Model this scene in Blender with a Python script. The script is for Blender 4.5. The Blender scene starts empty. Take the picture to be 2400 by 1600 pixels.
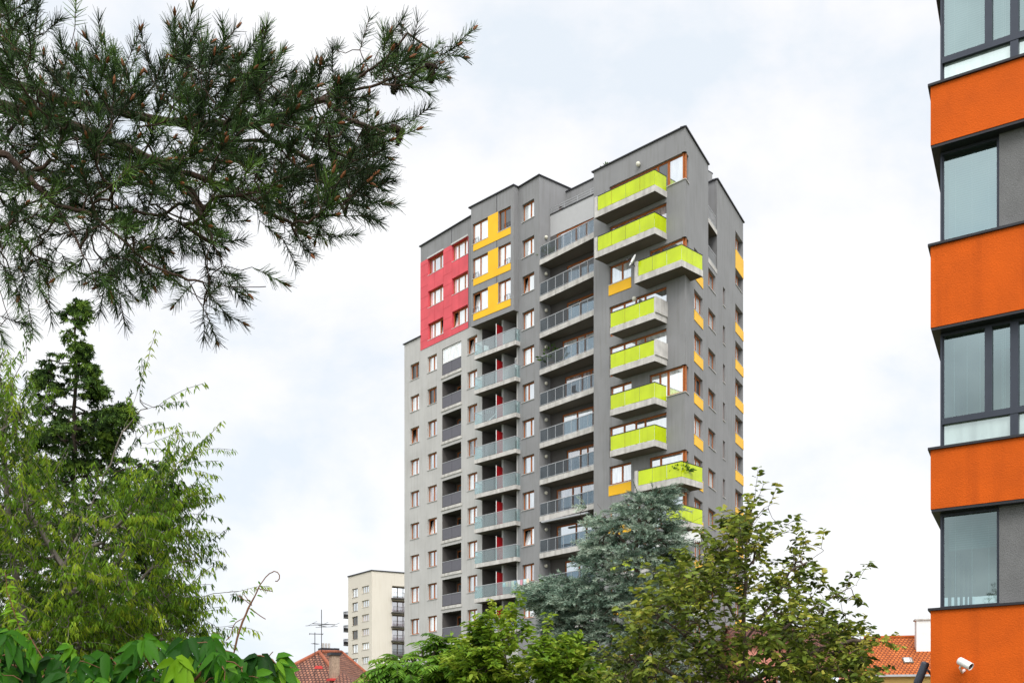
import bpy, math, random
import numpy as np
from mathutils import Vector, Matrix
random.seed(7); rng = np.random.default_rng(7)
C = bpy.context.scene.collection
EYE = 1.7           # camera height above the ground; heights named z below are above the eye unless said otherwise
FPX, CX, HY = 2620.0, 1200.0, 1770.0   # the photograph's lens, in its own pixels (2400 wide), and its horizon row

def at(px, py, Y):
    """world point seen at a pixel of the photograph, Y metres ahead of the camera"""
    return Vector(((px - CX) / FPX * Y, Y, EYE + (HY - py) / FPX * Y))

# ------------------------------------------------------------------ mesh building
class MB:
    def __init__(s): s.v = []; s.f = []; s.m = []
    def quad(s, a, b, c, d, m=0):
        n = len(s.v); s.v += [tuple(a), tuple(b), tuple(c), tuple(d)]; s.f.append((n, n+1, n+2, n+3)); s.m.append(m)
    def tri(s, a, b, c, m=0):
        n = len(s.v); s.v += [tuple(a), tuple(b), tuple(c)]; s.f.append((n, n+1, n+2)); s.m.append(m)
    def box(s, x0, x1, y0, y1, z0, z1, m=0):
        n = len(s.v)
        s.v += [(x0,y0,z0),(x1,y0,z0),(x1,y1,z0),(x0,y1,z0),(x0,y0,z1),(x1,y0,z1),(x1,y1,z1),(x0,y1,z1)]
        for q in ((0,3,2,1),(4,5,6,7),(0,1,5,4),(1,2,6,5),(2,3,7,6),(3,0,4,7)):
            s.f.append(tuple(n+i for i in q)); s.m.append(m)
    def prism(s, pts, z0, z1, m=0, mtop=None):
        n = len(s.v); k = len(pts)
        s.v += [(p[0],p[1],z0) for p in pts] + [(p[0],p[1],z1) for p in pts]
        s.f.append(tuple(n+i for i in reversed(range(k)))); s.m.append(m)
        s.f.append(tuple(n+k+i for i in range(k))); s.m.append(m if mtop is None else mtop)
        for i in range(k):
            j = (i+1) % k; s.f.append((n+i, n+j, n+k+j, n+k+i)); s.m.append(m)
    def bar(s, a, b, w, h, m=0):
        """box beam from a to b, w wide (horizontally), h high"""
        a = Vector(a); b = Vector(b); d = (b-a).normalized()
        sd = d.cross(Vector((0,0,1)))
        if sd.length < 1e-4: sd = Vector((1,0,0))
        sd.normalize(); up = sd.cross(d).normalized()
        n = len(s.v)
        for p in (a, b):
            for x, y in ((-1,-1),(1,-1),(1,1),(-1,1)): s.v.append(tuple(p + sd*(x*w/2) + up*(y*h/2)))
        for q in ((0,3,2,1),(4,5,6,7),(0,1,5,4),(1,2,6,5),(2,3,7,6),(3,0,4,7)):
            s.f.append(tuple(n+i for i in q)); s.m.append(m)
    def tube(s, pts, rad, sides=6, m=0, cap=True):
        pts = [Vector(p) for p in pts]
        if not hasattr(rad, '__len__'): rad = [rad]*len(pts)
        n0 = len(s.v); up = Vector((0.13,0.31,0.94))
        for i, p in enumerate(pts):
            d = (pts[min(i+1,len(pts)-1)] - pts[max(i-1,0)])
            if d.length < 1e-7: d = Vector((0,0,1))
            d.normalize(); a = d.cross(up)
            if a.length < 1e-3: a = d.cross(Vector((1,0,0)))
            a.normalize(); b = d.cross(a)
            for k in range(sides):
                t = 2*math.pi*k/sides; s.v.append(tuple(p + (a*math.cos(t) + b*math.sin(t))*rad[i]))
        for i in range(len(pts)-1):
            for k in range(sides):
                j = (k+1) % sides
                s.f.append((n0+i*sides+k, n0+i*sides+j, n0+(i+1)*sides+j, n0+(i+1)*sides+k)); s.m.append(m)
        if cap:
            s.f.append(tuple(n0+k for k in reversed(range(sides)))); s.m.append(m)
            e = n0+(len(pts)-1)*sides; s.f.append(tuple(e+k for k in range(sides))); s.m.append(m)
    def lathe(s, prof, origin=(0,0,0), seg=14, m=0, axis=None):
        """prof: (r, h) pairs, turned about axis (default up)"""
        ax = Vector(axis).normalized() if axis else Vector((0,0,1)); o = Vector(origin)
        a = ax.orthogonal().normalized(); b = ax.cross(a); n0 = len(s.v)
        for r, h in prof:
            for k in range(seg):
                t = 2*math.pi*k/seg; s.v.append(tuple(o + ax*h + (a*math.cos(t)+b*math.sin(t))*r))
        for i in range(len(prof)-1):
            for k in range(seg):
                j = (k+1) % seg
                s.f.append((n0+i*seg+k, n0+i*seg+j, n0+(i+1)*seg+j, n0+(i+1)*seg+k)); s.m.append(m)
    def mesh(s, name, mats, smooth=False):
        me = bpy.data.meshes.new(name); me.from_pydata(s.v, [], s.f)
        for q in (mats if isinstance(mats, (list, tuple)) else [mats]): me.materials.append(q)
        me.polygons.foreach_set('material_index', s.m)
        if smooth: me.polygons.foreach_set('use_smooth', [True]*len(s.f))
        me.update(); return me

def link(name, data, parent=None, loc=(0,0,0), yaw=0.0):
    o = bpy.data.objects.new(name, data); C.objects.link(o)
    o.parent = parent; o.location = loc; o.rotation_euler = (0,0,yaw); return o
def tag(o, label=None, cat=None, group=None, kind=None):
    if label: o['label'] = label
    if cat: o['category'] = cat
    if group: o['group'] = group
    if kind: o['kind'] = kind
    return o
def empty(name, loc, label, cat, group=None):
    return tag(link(name, None, None, loc), label, cat, group)

class Frame:
    """a vertical plane: x runs along u, y runs INTO the building, z up (above the eye)"""
    def __init__(s, o, u):
        s.o = Vector((o[0], o[1])); s.u = Vector(u).normalized(); s.inn = Vector((-s.u.y, s.u.x)); s.yaw = math.atan2(s.u.y, s.u.x)
    def xy(s, u, d=0): return s.o + s.u*u + s.inn*d
    def p(s, u, d, z): q = s.xy(u, d); return Vector((q.x, q.y, EYE+z))
    def upx(s, px, d=0.0):
        k = (px-CX)/FPX; o = s.o + s.inn*d
        return (k*o.y - o.x)/(s.u.x - k*s.u.y)
    def add(s, name, data, parent, u=0, d=0, z=0):
        return link(name, data, parent, s.p(u, d, z) - (parent.location if parent else Vector((0,0,0))), s.yaw)

def wall(mb, u0, u1, z0, z1, ops, m=0):
    """front skin at y=0 with openings (a, b, c, d, depth, back material or None, skipped sides); reveals run inward"""
    us = sorted({u0, u1} | {v for o in ops for v in o[:2]}); zs = sorted({z0, z1} | {v for o in ops for v in o[2:4]})
    us = [x for x in us if u0 <= x <= u1]; zs = [x for x in zs if z0 <= x <= z1]
    for j in range(len(zs)-1):
        zc = (zs[j]+zs[j+1])/2; run = None
        for i in range(len(us)-1):
            uc = (us[i]+us[i+1])/2
            hole = any(o[0] < uc < o[1] and o[2] < zc < o[3] for o in ops)
            if not hole and run is None: run = us[i]
            if run is not None and (hole or i == len(us)-2):
                e = us[i] if hole else us[i+1]
                mb.quad((run,0,zs[j]), (e,0,zs[j]), (e,0,zs[j+1]), (run,0,zs[j+1]), m); run = None
    for o in ops:
        a, b, c, d, r = o[:5]; back = o[5] if len(o) > 5 else None; skip = o[6] if len(o) > 6 else ''
        rm = o[7] if len(o) > 7 else m
        if 'l' not in skip: mb.quad((a,0,c),(a,0,d),(a,r,d),(a,r,c), rm)
        if 'r' not in skip: mb.quad((b,0,d),(b,0,c),(b,r,c),(b,r,d), rm)
        if 'b' not in skip: mb.quad((a,0,c),(a,r,c),(b,r,c),(b,0,c), rm)
        if 't' not in skip: mb.quad((a,0,d),(b,0,d),(b,r,d),(a,r,d), rm)
        if back is not None: mb.quad((a,r,c),(b,r,c),(b,r,d),(a,r,d), back)

# ------------------------------------------------------------------ materials
def nodes(name):
    m = bpy.data.materials.new(name); m.use_nodes = True; nt = m.node_tree
    return m, nt, nt.nodes, nt.links, nt.nodes['Principled BSDF']
def mat(name, col, rough=0.6, metal=0.0, var=0.12, scale=3.0, bump=0.0, bscale=60.0, stretch=None, spec=0.3, dirt=0.0, streak=(2.2,2.2,0.16)):
    m, nt, N, L, P = nodes(name)
    P.inputs['Roughness'].default_value = rough; P.inputs['Metallic'].default_value = metal
    P.inputs['Specular IOR Level'].default_value = spec
    tc = N.new('ShaderNodeTexCoord'); src = tc.outputs['Object']
    n1 = N.new('ShaderNodeTexNoise'); n1.inputs['Scale'].default_value = scale; n1.inputs['Detail'].default_value = 6
    mp = N.new('ShaderNodeMapping'); L.new(src, mp.inputs['Vector'])
    if stretch: mp.inputs['Scale'].default_value = stretch
    L.new(mp.outputs['Vector'], n1.inputs['Vector'])
    rp = N.new('ShaderNodeValToRGB')
    rp.color_ramp.elements[0].position = 0.3; rp.color_ramp.elements[1].position = 0.72
    c = np.array(col)
    rp.color_ramp.elements[0].color = (*(c*(1-var)), 1); rp.color_ramp.elements[1].color = (*np.minimum(c*(1+var*0.7), 1), 1)
    L.new(n1.outputs['Fac'], rp.inputs['Fac']); out = rp.outputs['Color']
    if dirt > 0:      # vertical weather streaks
        m2 = N.new('ShaderNodeMapping'); m2.inputs['Scale'].default_value = streak; L.new(src, m2.inputs['Vector'])
        n2 = N.new('ShaderNodeTexNoise'); n2.inputs['Scale'].default_value = 1.6; n2.inputs['Detail'].default_value = 5
        L.new(m2.outputs['Vector'], n2.inputs['Vector'])
        r2 = N.new('ShaderNodeValToRGB'); r2.color_ramp.elements[0].position = 0.50; r2.color_ramp.elements[1].position = 0.75
        r2.color_ramp.elements[0].color = (1,1,1,1); d = 1-dirt; r2.color_ramp.elements[1].color = (d, d*0.985, d*0.96, 1)
        L.new(n2.outputs['Fac'], r2.inputs['Fac'])
        mx = N.new('ShaderNodeMixRGB'); mx.blend_type = 'MULTIPLY'; mx.inputs['Fac'].default_value = 1
        L.new(out, mx.inputs['Color1']); L.new(r2.outputs['Color'], mx.inputs['Color2']); out = mx.outputs['Color']
    L.new(out, P.inputs['Base Color'])
    if bump:
        nb = N.new('ShaderNodeTexNoise'); nb.inputs['Scale'].default_value = bscale; nb.inputs['Detail'].default_value = 4
        L.new(src, nb.inputs['Vector'])
        b = N.new('ShaderNodeBump'); b.inputs['Strength'].default_value = bump; b.inputs['Distance'].default_value = 0.02
        L.new(nb.outputs['Fac'], b.inputs['Height']); L.new(b.outputs['Normal'], P.inputs['Normal'])
    return m
def pane_mat(name, inner, fac=0.55, tint=(0.9,0.95,0.97), stripes=0.0, wav=0.02, lo=0.35):
    """window glass: what hangs behind it (curtain, blind, dark room) plus a mirror of the sky"""
    m, nt, N, L, P = nodes(name); out = N['Material Output']; N.remove(P)
    oi = N.new('ShaderNodeObjectInfo'); tc = N.new('ShaderNodeTexCoord')
    df = N.new('ShaderNodeBsdfDiffuse'); gl = N.new('ShaderNodeBsdfGlossy'); gl.inputs['Roughness'].default_value = 0.03
    gl.inputs['Color'].default_value = (*tint, 1)
    ns = N.new('ShaderNodeTexNoise'); ns.inputs['Scale'].default_value = 1.4; ns.inputs['Detail'].default_value = 2; ns.noise_dimensions = '4D'
    mp = N.new('ShaderNodeMapping'); mp.inputs['Scale'].default_value = (3.2, 1, 0.5)
    L.new(tc.outputs['Object'], mp.inputs['Vector']); L.new(mp.outputs['Vector'], ns.inputs['Vector'])
    mw = N.new('ShaderNodeMath'); mw.operation = 'MULTIPLY'; mw.inputs[1].default_value = 50; L.new(oi.outputs['Random'], mw.inputs[0]); L.new(mw.outputs[0], ns.inputs['W'])
    rp = N.new('ShaderNodeValToRGB'); c = np.array(inner)
    rp.color_ramp.elements[0].position = 0.35; rp.color_ramp.elements[1].position = 0.62
    rp.color_ramp.elements[0].color = (*(c*lo), 1); rp.color_ramp.elements[1].color = (*np.minimum(c*1.15, 1), 1)
    L.new(ns.outputs['Fac'], rp.inputs['Fac']); col = rp.outputs['Color']
    if stripes:
        wv = N.new('ShaderNodeTexWave'); wv.bands_direction = 'Z'; wv.inputs['Scale'].default_value = stripes
        L.new(tc.outputs['Object'], wv.inputs['Vector'])
        r2 = N.new('ShaderNodeValToRGB'); r2.color_ramp.elements[0].color = (0.45,0.45,0.45,1)
        L.new(wv.outputs['Fac'], r2.inputs['Fac'])
        mx = N.new('ShaderNodeMixRGB'); mx.blend_type = 'MULTIPLY'; mx.inputs['Fac'].default_value = 1
        L.new(col, mx.inputs['Color1']); L.new(r2.outputs['Color'], mx.inputs['Color2']); col = mx.outputs['Color']
    L.new(col, df.inputs['Color'])
    nb = N.new('ShaderNodeTexNoise'); nb.inputs['Scale'].default_value = 0.9; nb.inputs['Detail'].default_value = 1
    L.new(tc.outputs['Object'], nb.inputs['Vector'])
    b = N.new('ShaderNodeBump'); b.inputs['Strength'].default_value = wav; b.inputs['Distance'].default_value = 0.3
    L.new(nb.outputs['Fac'], b.inputs['Height']); L.new(b.outputs['Normal'], gl.inputs['Normal'])
    lw = N.new('ShaderNodeLayerWeight'); lw.inputs['Blend'].default_value = 0.5
    ma = N.new('ShaderNodeMath'); ma.operation = 'MULTIPLY_ADD'; ma.use_clamp = True; ma.inputs[1].default_value = 0.5; ma.inputs[2].default_value = fac
    L.new(lw.outputs['Fresnel'], ma.inputs[0])
    mx = N.new('ShaderNodeMixShader'); L.new(ma.outputs[0], mx.inputs['Fac']); L.new(df.outputs[0], mx.inputs[1]); L.new(gl.outputs[0], mx.inputs[2])
    L.new(mx.outputs[0], out.inputs['Surface']); return m
def clear_glass(name, tint, haze, spec=0.25, hcol=(0.75,0.85,0.85), gcol=(1,1,1), fm=0.35):
    m, nt, N, L, P = nodes(name); out = N['Material Output']; N.remove(P)
    tr = N.new('ShaderNodeBsdfTransparent'); tr.inputs['Color'].default_value = (*tint,1)
    df = N.new('ShaderNodeBsdfDiffuse'); df.inputs['Color'].default_value = (*hcol,1)
    gl = N.new('ShaderNodeBsdfGlossy'); gl.inputs['Roughness'].default_value = 0.02; gl.inputs['Color'].default_value = (*gcol,1)
    a = N.new('ShaderNodeMixShader'); a.inputs['Fac'].default_value = haze; L.new(tr.outputs[0], a.inputs[1]); L.new(df.outputs[0], a.inputs[2])
    lw = N.new('ShaderNodeLayerWeight'); lw.inputs['Blend'].default_value = 0.25
    ma = N.new('ShaderNodeMath'); ma.operation = 'MULTIPLY_ADD'; ma.use_clamp = True; ma.inputs[1].default_value = fm; ma.inputs[2].default_value = spec
    L.new(lw.outputs['Fresnel'], ma.inputs[0])
    b = N.new('ShaderNodeMixShader'); L.new(ma.outputs[0], b.inputs['Fac']); L.new(a.outputs[0], b.inputs[1]); L.new(gl.outputs[0], b.inputs[2])
    L.new(b.outputs[0], out.inputs['Surface']); return m
def leaf_mat(name, cols, rough=0.6, trans=0.35, spec=0.12):
    m, nt, N, L, P = nodes(name); out = N['Material Output']
    at_ = N.new('ShaderNodeAttribute'); at_.attribute_name = 'var'
    rp = N.new('ShaderNodeValToRGB'); e = rp.color_ramp.elements
    while len(e) < len(cols): e.new(0.5)
    for i, c in enumerate(cols): e[i].position = i/(len(cols)-1); e[i].color = (*c, 1)
    L.new(at_.outputs['Fac'], rp.inputs['Fac']); L.new(rp.outputs['Color'], P.inputs['Base Color'])
    P.inputs['Roughness'].default_value = rough; P.inputs['Specular IOR Level'].default_value = spec
    tl = N.new('ShaderNodeBsdfTranslucent')
    hs = N.new('ShaderNodeHueSaturation'); hs.inputs['Value'].default_value = 1.3; hs.inputs['Hue'].default_value = 0.485
    L.new(rp.outputs['Color'], hs.inputs['Color']); L.new(hs.outputs['Color'], tl.inputs['Color'])
    mx = N.new('ShaderNodeMixShader'); mx.inputs['Fac'].default_value = trans
    L.new(P.outputs[0], mx.inputs[1]); L.new(tl.outputs[0], mx.inputs[2]); L.new(mx.outputs[0], out.inputs['Surface']); return m
def tile_mat(name, c1, c2, grout, sx, sz, bump=0.6):
    m, nt, N, L, P = nodes(name); P.inputs['Roughness'].default_value = 0.75; P.inputs['Specular IOR Level'].default_value = 0.2
    tc = N.new('ShaderNodeTexCoord'); br = N.new('ShaderNodeTexBrick'); br.offset = 0.5
    L.new(tc.outputs['UV'], br.inputs['Vector'])
    br.inputs['Color1'].default_value = (*c1,1); br.inputs['Color2'].default_value = (*c2,1); br.inputs['Mortar'].default_value = (*grout,1)
    br.inputs['Scale'].default_value = 1; br.inputs['Brick Width'].default_value = sx; br.inputs['Row Height'].default_value = sz
    br.inputs['Mortar Size'].default_value = sz*0.17; br.inputs['Mortar Smooth'].default_value = 0.4; br.inputs['Bias'].default_value = 0
    ns = N.new('ShaderNodeTexNoise'); ns.inputs['Scale'].default_value = 0.8; ns.inputs['Detail'].default_value = 6; L.new(tc.outputs['UV'], ns.inputs['Vector'])
    r = N.new('ShaderNodeValToRGB'); r.color_ramp.elements[0].position = 0.35; r.color_ramp.elements[0].color = (0.6,0.55,0.52,1); r.color_ramp.elements[1].position = 0.65
    L.new(ns.outputs['Fac'], r.inputs['Fac'])
    mx = N.new('ShaderNodeMixRGB'); mx.blend_type = 'MULTIPLY'; mx.inputs['Fac'].default_value = 0.7
    L.new(br.outputs['Color'], mx.inputs['Color1']); L.new(r.outputs['Color'], mx.inputs['Color2']); L.new(mx.outputs['Color'], P.inputs['Base Color'])
    b = N.new('ShaderNodeBump'); b.inputs['Strength'].default_value = bump; b.inputs['Distance'].default_value = 0.05; b.invert = True
    L.new(br.outputs['Fac'], b.inputs['Height']); L.new(b.outputs['Normal'], P.inputs['Normal']); return m

M = {}
M['grey_light'] = mat('light grey render', (0.45,0.442,0.425), 0.85, var=0.08, scale=0.5, bump=0.15, bscale=25, dirt=0.15, streak=(2.6,2.6,0.2))
M['grey_dark'] = mat('dark grey render', (0.24,0.24,0.243), 0.85, var=0.10, scale=0.5, bump=0.15, bscale=25, dirt=0.16, streak=(2.6,2.6,0.2))
M['grey_panel'] = mat('light grey panel', (0.42,0.42,0.42), 0.7, var=0.04)
M['red_panel'] = mat('red cladding', (0.66,0.085,0.105), 0.55, var=0.16, scale=0.8)
M['yellow'] = mat('yellow panel', (0.85,0.47,0.012), 0.5, var=0.07, scale=0.7)
M['wood'] = mat('orange stained wood frame', (0.36,0.105,0.022), 0.5, var=0.25, scale=6)
M['cap'] = mat('dark metal coping', (0.035,0.035,0.04), 0.45, 0.4, var=0.1)
M['sill'] = mat('pale metal sill', (0.55,0.54,0.52), 0.5, 0.2, var=0.1)
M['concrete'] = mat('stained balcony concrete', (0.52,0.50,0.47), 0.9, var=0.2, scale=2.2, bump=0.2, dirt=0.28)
M['soffit'] = mat('concrete soffit with shade in colour', (0.125,0.108,0.092), 0.9, var=0.15, scale=0.6)  # darker than the slab concrete: underside shade put into the colour
M['lime'] = mat('lime green balcony glass', (0.49,0.61,0.0), 0.18, var=0.14, scale=0.7, spec=0.5, dirt=0.12)
M['steel'] = mat('brushed rail', (0.42,0.43,0.44), 0.4, 0.3, var=0.08)
M['dark_panel'] = mat('slate balcony panel', (0.115,0.112,0.13), 0.5, var=0.06)
M['inner'] = mat('shaded loggia wall', (0.10,0.092,0.088), 0.9, var=0.12, scale=0.8)  # recess shade painted into the wall colour
M['oxblood'] = mat('dark red screen', (0.33,0.008,0.012), 0.5, var=0.08)
M['white'] = mat('white paint', (0.75,0.75,0.73), 0.5, var=0.05)
M['glass_rail'] = clear_glass('balcony glass', (0.78,0.89,0.90), 0.09, 0.04, fm=0.14)
M['grey_glass'] = clear_glass('tinted balcony glass', (0.50,0.57,0.61), 0.03, 0.01, (0.3,0.36,0.38), fm=0.05)
M['pane_white'] = pane_mat('window with net curtain', (0.85,0.87,0.88), 0.5, lo=0.7)
M['pane_sky'] = pane_mat('window mirroring the sky', (0.35,0.38,0.40), 0.62, lo=0.3)
M['pane_dark'] = pane_mat('open dark window', (0.03,0.028,0.026), 0.10)
M['pane_warm'] = pane_mat('window with pink curtain', (0.6,0.5,0.5), 0.4)
M['pane_blind'] = pane_mat('window with blind', (0.35,0.36,0.38), 0.2, stripes=6)
M['lamp_glass'] = mat('opal lamp globe', (0.62,0.60,0.50), 0.3, var=0.05)
M['black'] = mat('dark iron', (0.03,0.03,0.032), 0.5, 0.3, var=0.1)
# ------------------------------------------------------------------ the tower
H = 2.9
uA = (0.7017,-0.7125)
FR = Frame((11.808,76.19), uA)                    # right block, front
FC = Frame((11.808,76.19), (0.4444,0.8957))       # right block, side
FL = Frame((2.163,88.55), (0.6431,-0.7658))       # left wings, front (u=0 is their right corner)
FY = Frame((0.1376,90.1), uA)                     # yellow oriel, front (u=0 is its right corner)
FS = Frame((2.163,88.55), (0.7658,0.6431))        # right side of the left wings
FW = Frame((3.067,89.31), uA)                     # recessed wall behind the long balconies
FP = Frame((2.163+0.7658*2.9, 88.55+0.6431*2.9), uA)   # penthouse wall on the terrace
GZ = -EYE
def LV(n): return (n+0.52)*H                      # floor levels of the left wings
def RK(k): return 38.97 - H*k                     # floor levels of the right block, k counted down
tower = empty('apartment_tower', (4, 92, 0), 'tall grey apartment tower with red and yellow cladding and lime green balconies', 'apartment tower')
MC = {}
def pane_pick(w=None):
    return random.choices(['pane_white','pane_sky','pane_warm','pane_dark','pane_blind'], w or [4,5.5,1.2,1.3,0.8])[0]
def window(F, u0, u1, z0, z1, depth=0.2, bays=(0.55,0.45), parent=None, name='window', sill=True, pick=None, frame='wood', ft=0.075, tilt=None, label=None):
    parent = parent or tower
    w, h = round(u1-u0, 2), round(z1-z0, 2); pick = pick or pane_pick()
    key = (w, h, tuple(bays), frame, ft, tilt)
    if key not in MC:
        f = MB(); p = MB(); s = MB()
        f.box(0,w,0,0.07,0,ft); f.box(0,w,0,0.07,h-ft,h); f.box(0,ft,0.001,0.069,ft,h-ft); f.box(w-ft,w,0.001,0.069,ft,h-ft)
        tot = sum(bays); x = ft; xs = []
        for i, b in enumerate(bays):
            x1 = x + (w-2*ft)*b/tot
            if i: f.box(x-ft*0.75, x+ft*0.75, -0.006, 0.071, ft, h-ft)
            xs.append((x, x1)); x = x1
        for i, (a, b) in enumerate(xs):
            e = 0.035
            f.box(a,b,0.012,0.06,ft,ft+e); f.box(a,b,0.012,0.06,h-ft-e,h-ft)
            if tilt == i:
                p.quad((a,0.035,ft),(b,0.035,ft),(b,0.32,h-ft-0.04),(a,0.32,h-ft-0.04))
                p.quad((a,0.4,ft),(b,0.4,ft),(b,0.4,h),(a,0.4,h),1)
            else: p.quad((a,0.035,ft),(b,0.035,ft),(b,0.035,h-ft),(a,0.035,h-ft))
        s.box(-0.05, w+0.05, -depth-0.05, 0.0, -0.045, -0.005)
        MC[key] = (f.mesh('window_frame', M[frame]), p, s.mesh('sill', M['sill']), {})
    fm, p, sm, pc = MC[key]
    if pick not in pc: pc[pick] = p.mesh('pane', [M[pick], M['pane_dark']])
    o = F.add(name, fm, parent, u0, depth, z0)
    link('pane', pc[pick], o)
    if sill: link('sill', sm, o)
    if label: o['label'] = label
    return o
def rail(mb, a, b, z0, m=0, posts=None, top=1.0, w=0.05):
    mb.bar((a[0],a[1],z0+top), (b[0],b[1],z0+top), w, 0.05, m)

# --- left wings: walls with their openings
uL0, uRed, uRedEnd = FL.upx(947.8), FL.upx(986), FL.upx(1098)
c1, c2, c3, cm = [(FL.upx(a), FL.upx(b)) for a, b in ((961.5,982.3),(1002,1023.7),(1095,1118.4),(1223.7,1251.8))]
r1, r2 = (FL.upx(1003.8), FL.upx(1039.5)), (FL.upx(1059.9), FL.upx(1097.0))
lg = (FL.upx(1036.5), FL.upx(1081)); bl = (FL.upx(1130), FL.upx(1211))
ZT, ZL, ZRED0, ZRED1 = 45.9, 37.8, 12.6*H, 15.33*H
S0, S1 = 0.285*H, 0.775*H
opsL, opsD = [], []
for n in range(3, 12):
    for c in (c1, c2, c3): opsL.append((c[0], c[1], LV(n)+S0, LV(n)+S1, 0.2))
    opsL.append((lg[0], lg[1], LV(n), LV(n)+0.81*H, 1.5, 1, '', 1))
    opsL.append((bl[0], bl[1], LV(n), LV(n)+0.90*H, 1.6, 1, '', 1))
uM0 = FL.upx(1213.5)
for n in range(3, 15): opsD.append((cm[0], cm[1], LV(n)+S0, LV(n)+S1, 0.2))
opsT = [(r[0], r[1], LV(n)+S0, LV(n)+S1+0.02, 0.22) for n in (12,13,14) for r in (r1, r2)]
mb = MB(); wall(mb, uL0, uM0, GZ, LV(12)-0.14, opsL)
mb.quad((uL0,0,LV(12)-0.14),(uRed,0,LV(12)-0.14),(uRed,0,ZL),(uL0,0,ZL))
mb.quad((uRed,0,LV(12)-0.14),(uM0,0,LV(12)-0.14),(uM0,0,ZRED0),(uRed,0,ZRED0))
mb.quad((uRedEnd,0,ZRED0),(uM0,0,ZRED0),(uM0,0,ZT),(uRedEnd,0,ZT),2)
mb.quad((uL0,0,GZ),(uL0,0,ZL),(uL0,14,ZL),(uL0,14,GZ)); mb.quad((uRed,0,ZL),(uRed,0,ZT),(uRed,14,ZT),(uRed,14,ZL))
mb.quad((uL0,14,GZ),(uL0,14,ZT),(0,14,ZT),(0,14,GZ))
mb.quad((uL0,0,ZL),(uRed,0,ZL),(uRed,14,ZL),(uL0,14,ZL)); mb.quad((uRed,0,ZT-0.3),(0,0,ZT-0.3),(0,14,ZT-0.3),(uRed,14,ZT-0.3))
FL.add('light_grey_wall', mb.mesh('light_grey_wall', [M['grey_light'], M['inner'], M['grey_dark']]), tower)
mb = MB(); wall(mb, uM0, 0, GZ, ZT, opsD)
FL.add('dark_grey_wall', mb.mesh('dark_grey_wall', M['grey_dark']), tower)
mb = MB(); mb.quad((uRed,0,ZRED1),(uRedEnd,0,ZRED1),(uRedEnd,0,ZT),(uRed,0,ZT)); FL.add('parapet_wall', mb.mesh('parapet_wall', M['grey_dark']), tower)
mb = MB(); wall(mb, 0, 14, GZ, ZT, [(2.15,2.86,LV(14),LV(14)+2.1,0.3,1)])
FS.add('side_wall', mb.mesh('side_wall', [M['grey_dark'], M['wood']]), tower)
mb = MB(); wall(mb, uRed, uRedEnd, ZRED0, ZRED1, opsT)
jt = mb      # cladding joints: real grooves stood proud as thin dark beads
for zz in np.arange(ZRED0+0.72, ZRED1, 0.97):
    for a, b in ((uRed, r1[0]), (r1[1], r2[0])): jt.box(a, b, -0.006, -0.0005, zz, zz+0.018, 1)
for uu in (r1[0]+1.0, r1[1], r2[0], r2[0]+1.0):
    for n in (12,13,14):
        z1_ = LV(n)+S0-0.05; z0_ = max(ZRED0, LV(n-1)+S1+0.07)
        jt.box(uu, uu+0.018, -0.0062, -0.0004, z0_, z1_, 1)
FL.add('red_cladding', mb.mesh('red_cladding', [M['red_panel'], mat('red joint', (0.42,0.03,0.04), 0.6)]), tower, 0, -0.03, 0)
for F_, px_, d_, z0_, z1_ in ((FL,1058,0,ZRED1,ZT),(FY,1164,0,LV(14)+0.80*H,ZT),(FY,1164,0,LV(13)+0.80*H,LV(14)+0.03),(FY,1164,0,LV(12)+0.80*H,LV(13)+0.03)):
    q = MB(); q.box(0,0.05,-0.012,-0.002,z0_,z1_); F_.add('expansion_joint', q.mesh('expansion_joint', M['cap']), tower, F_.upx(px_), 0, 0)
# copings
cp = MB(); cp.box(uL0-0.12, uRed+0.1, -0.12, 14, ZL, ZL+0.07); FL.add('coping', cp.mesh('coping', M['cap']), tower)
cp = MB(); cp.box(uRed-0.12, 0.10, -0.12, 0.35, ZT, ZT+0.09); cp.box(-0.25, 0.10, 0.35, 14, ZT, ZT+0.09); FL.add('coping', cp.mesh('coping', M['cap']), tower)

T = [None,None,None,0,1,None,None]
for n in range(3, 12):
    z = LV(n)
    window(FL, *c1, z+S0, z+S1, tilt=0 if n in (9,) else None, pick='pane_dark' if n == 11 else None)
    window(FL, *c2, z+S0, z+S1, tilt=0 if n in (6,) else None)
    window(FL, *c3, z+S0, z+S1, tilt=0 if n in (11,) else None)
for n in range(3, 15):
    window(FL, *cm, LV(n)+S0, LV(n)+S1, bays=(0.62,0.38) if n % 3 else (0.4,0.6), tilt=0 if n in (12,5) else None, pick=None if n not in (14,13,12) else 'pane_white')
for n in (12,13,14):
    window(FL, *r1, LV(n)+S0, LV(n)+S1+0.02, bays=(0.3,0.42,0.28), depth=0.2, pick='pane_white' if n != 14 else 'pane_sky', tilt=2 if n == 12 else None)
    window(FL, *r2, LV(n)+S0, LV(n)+S1+0.02, bays=(0.3,0.42,0.28), depth=0.2, pick='pane_white', tilt=0 if n == 12 else None)
hb = MB()
for r in (r1, r2): hb.box(r[0]-0.05, r[1]+0.05, -0.10, 0.19, LV(14)+S1+0.03, LV(14)+S1+0.16)
FL.add('blind_box', hb.mesh('blind_box', M['sill']), tower)

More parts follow.
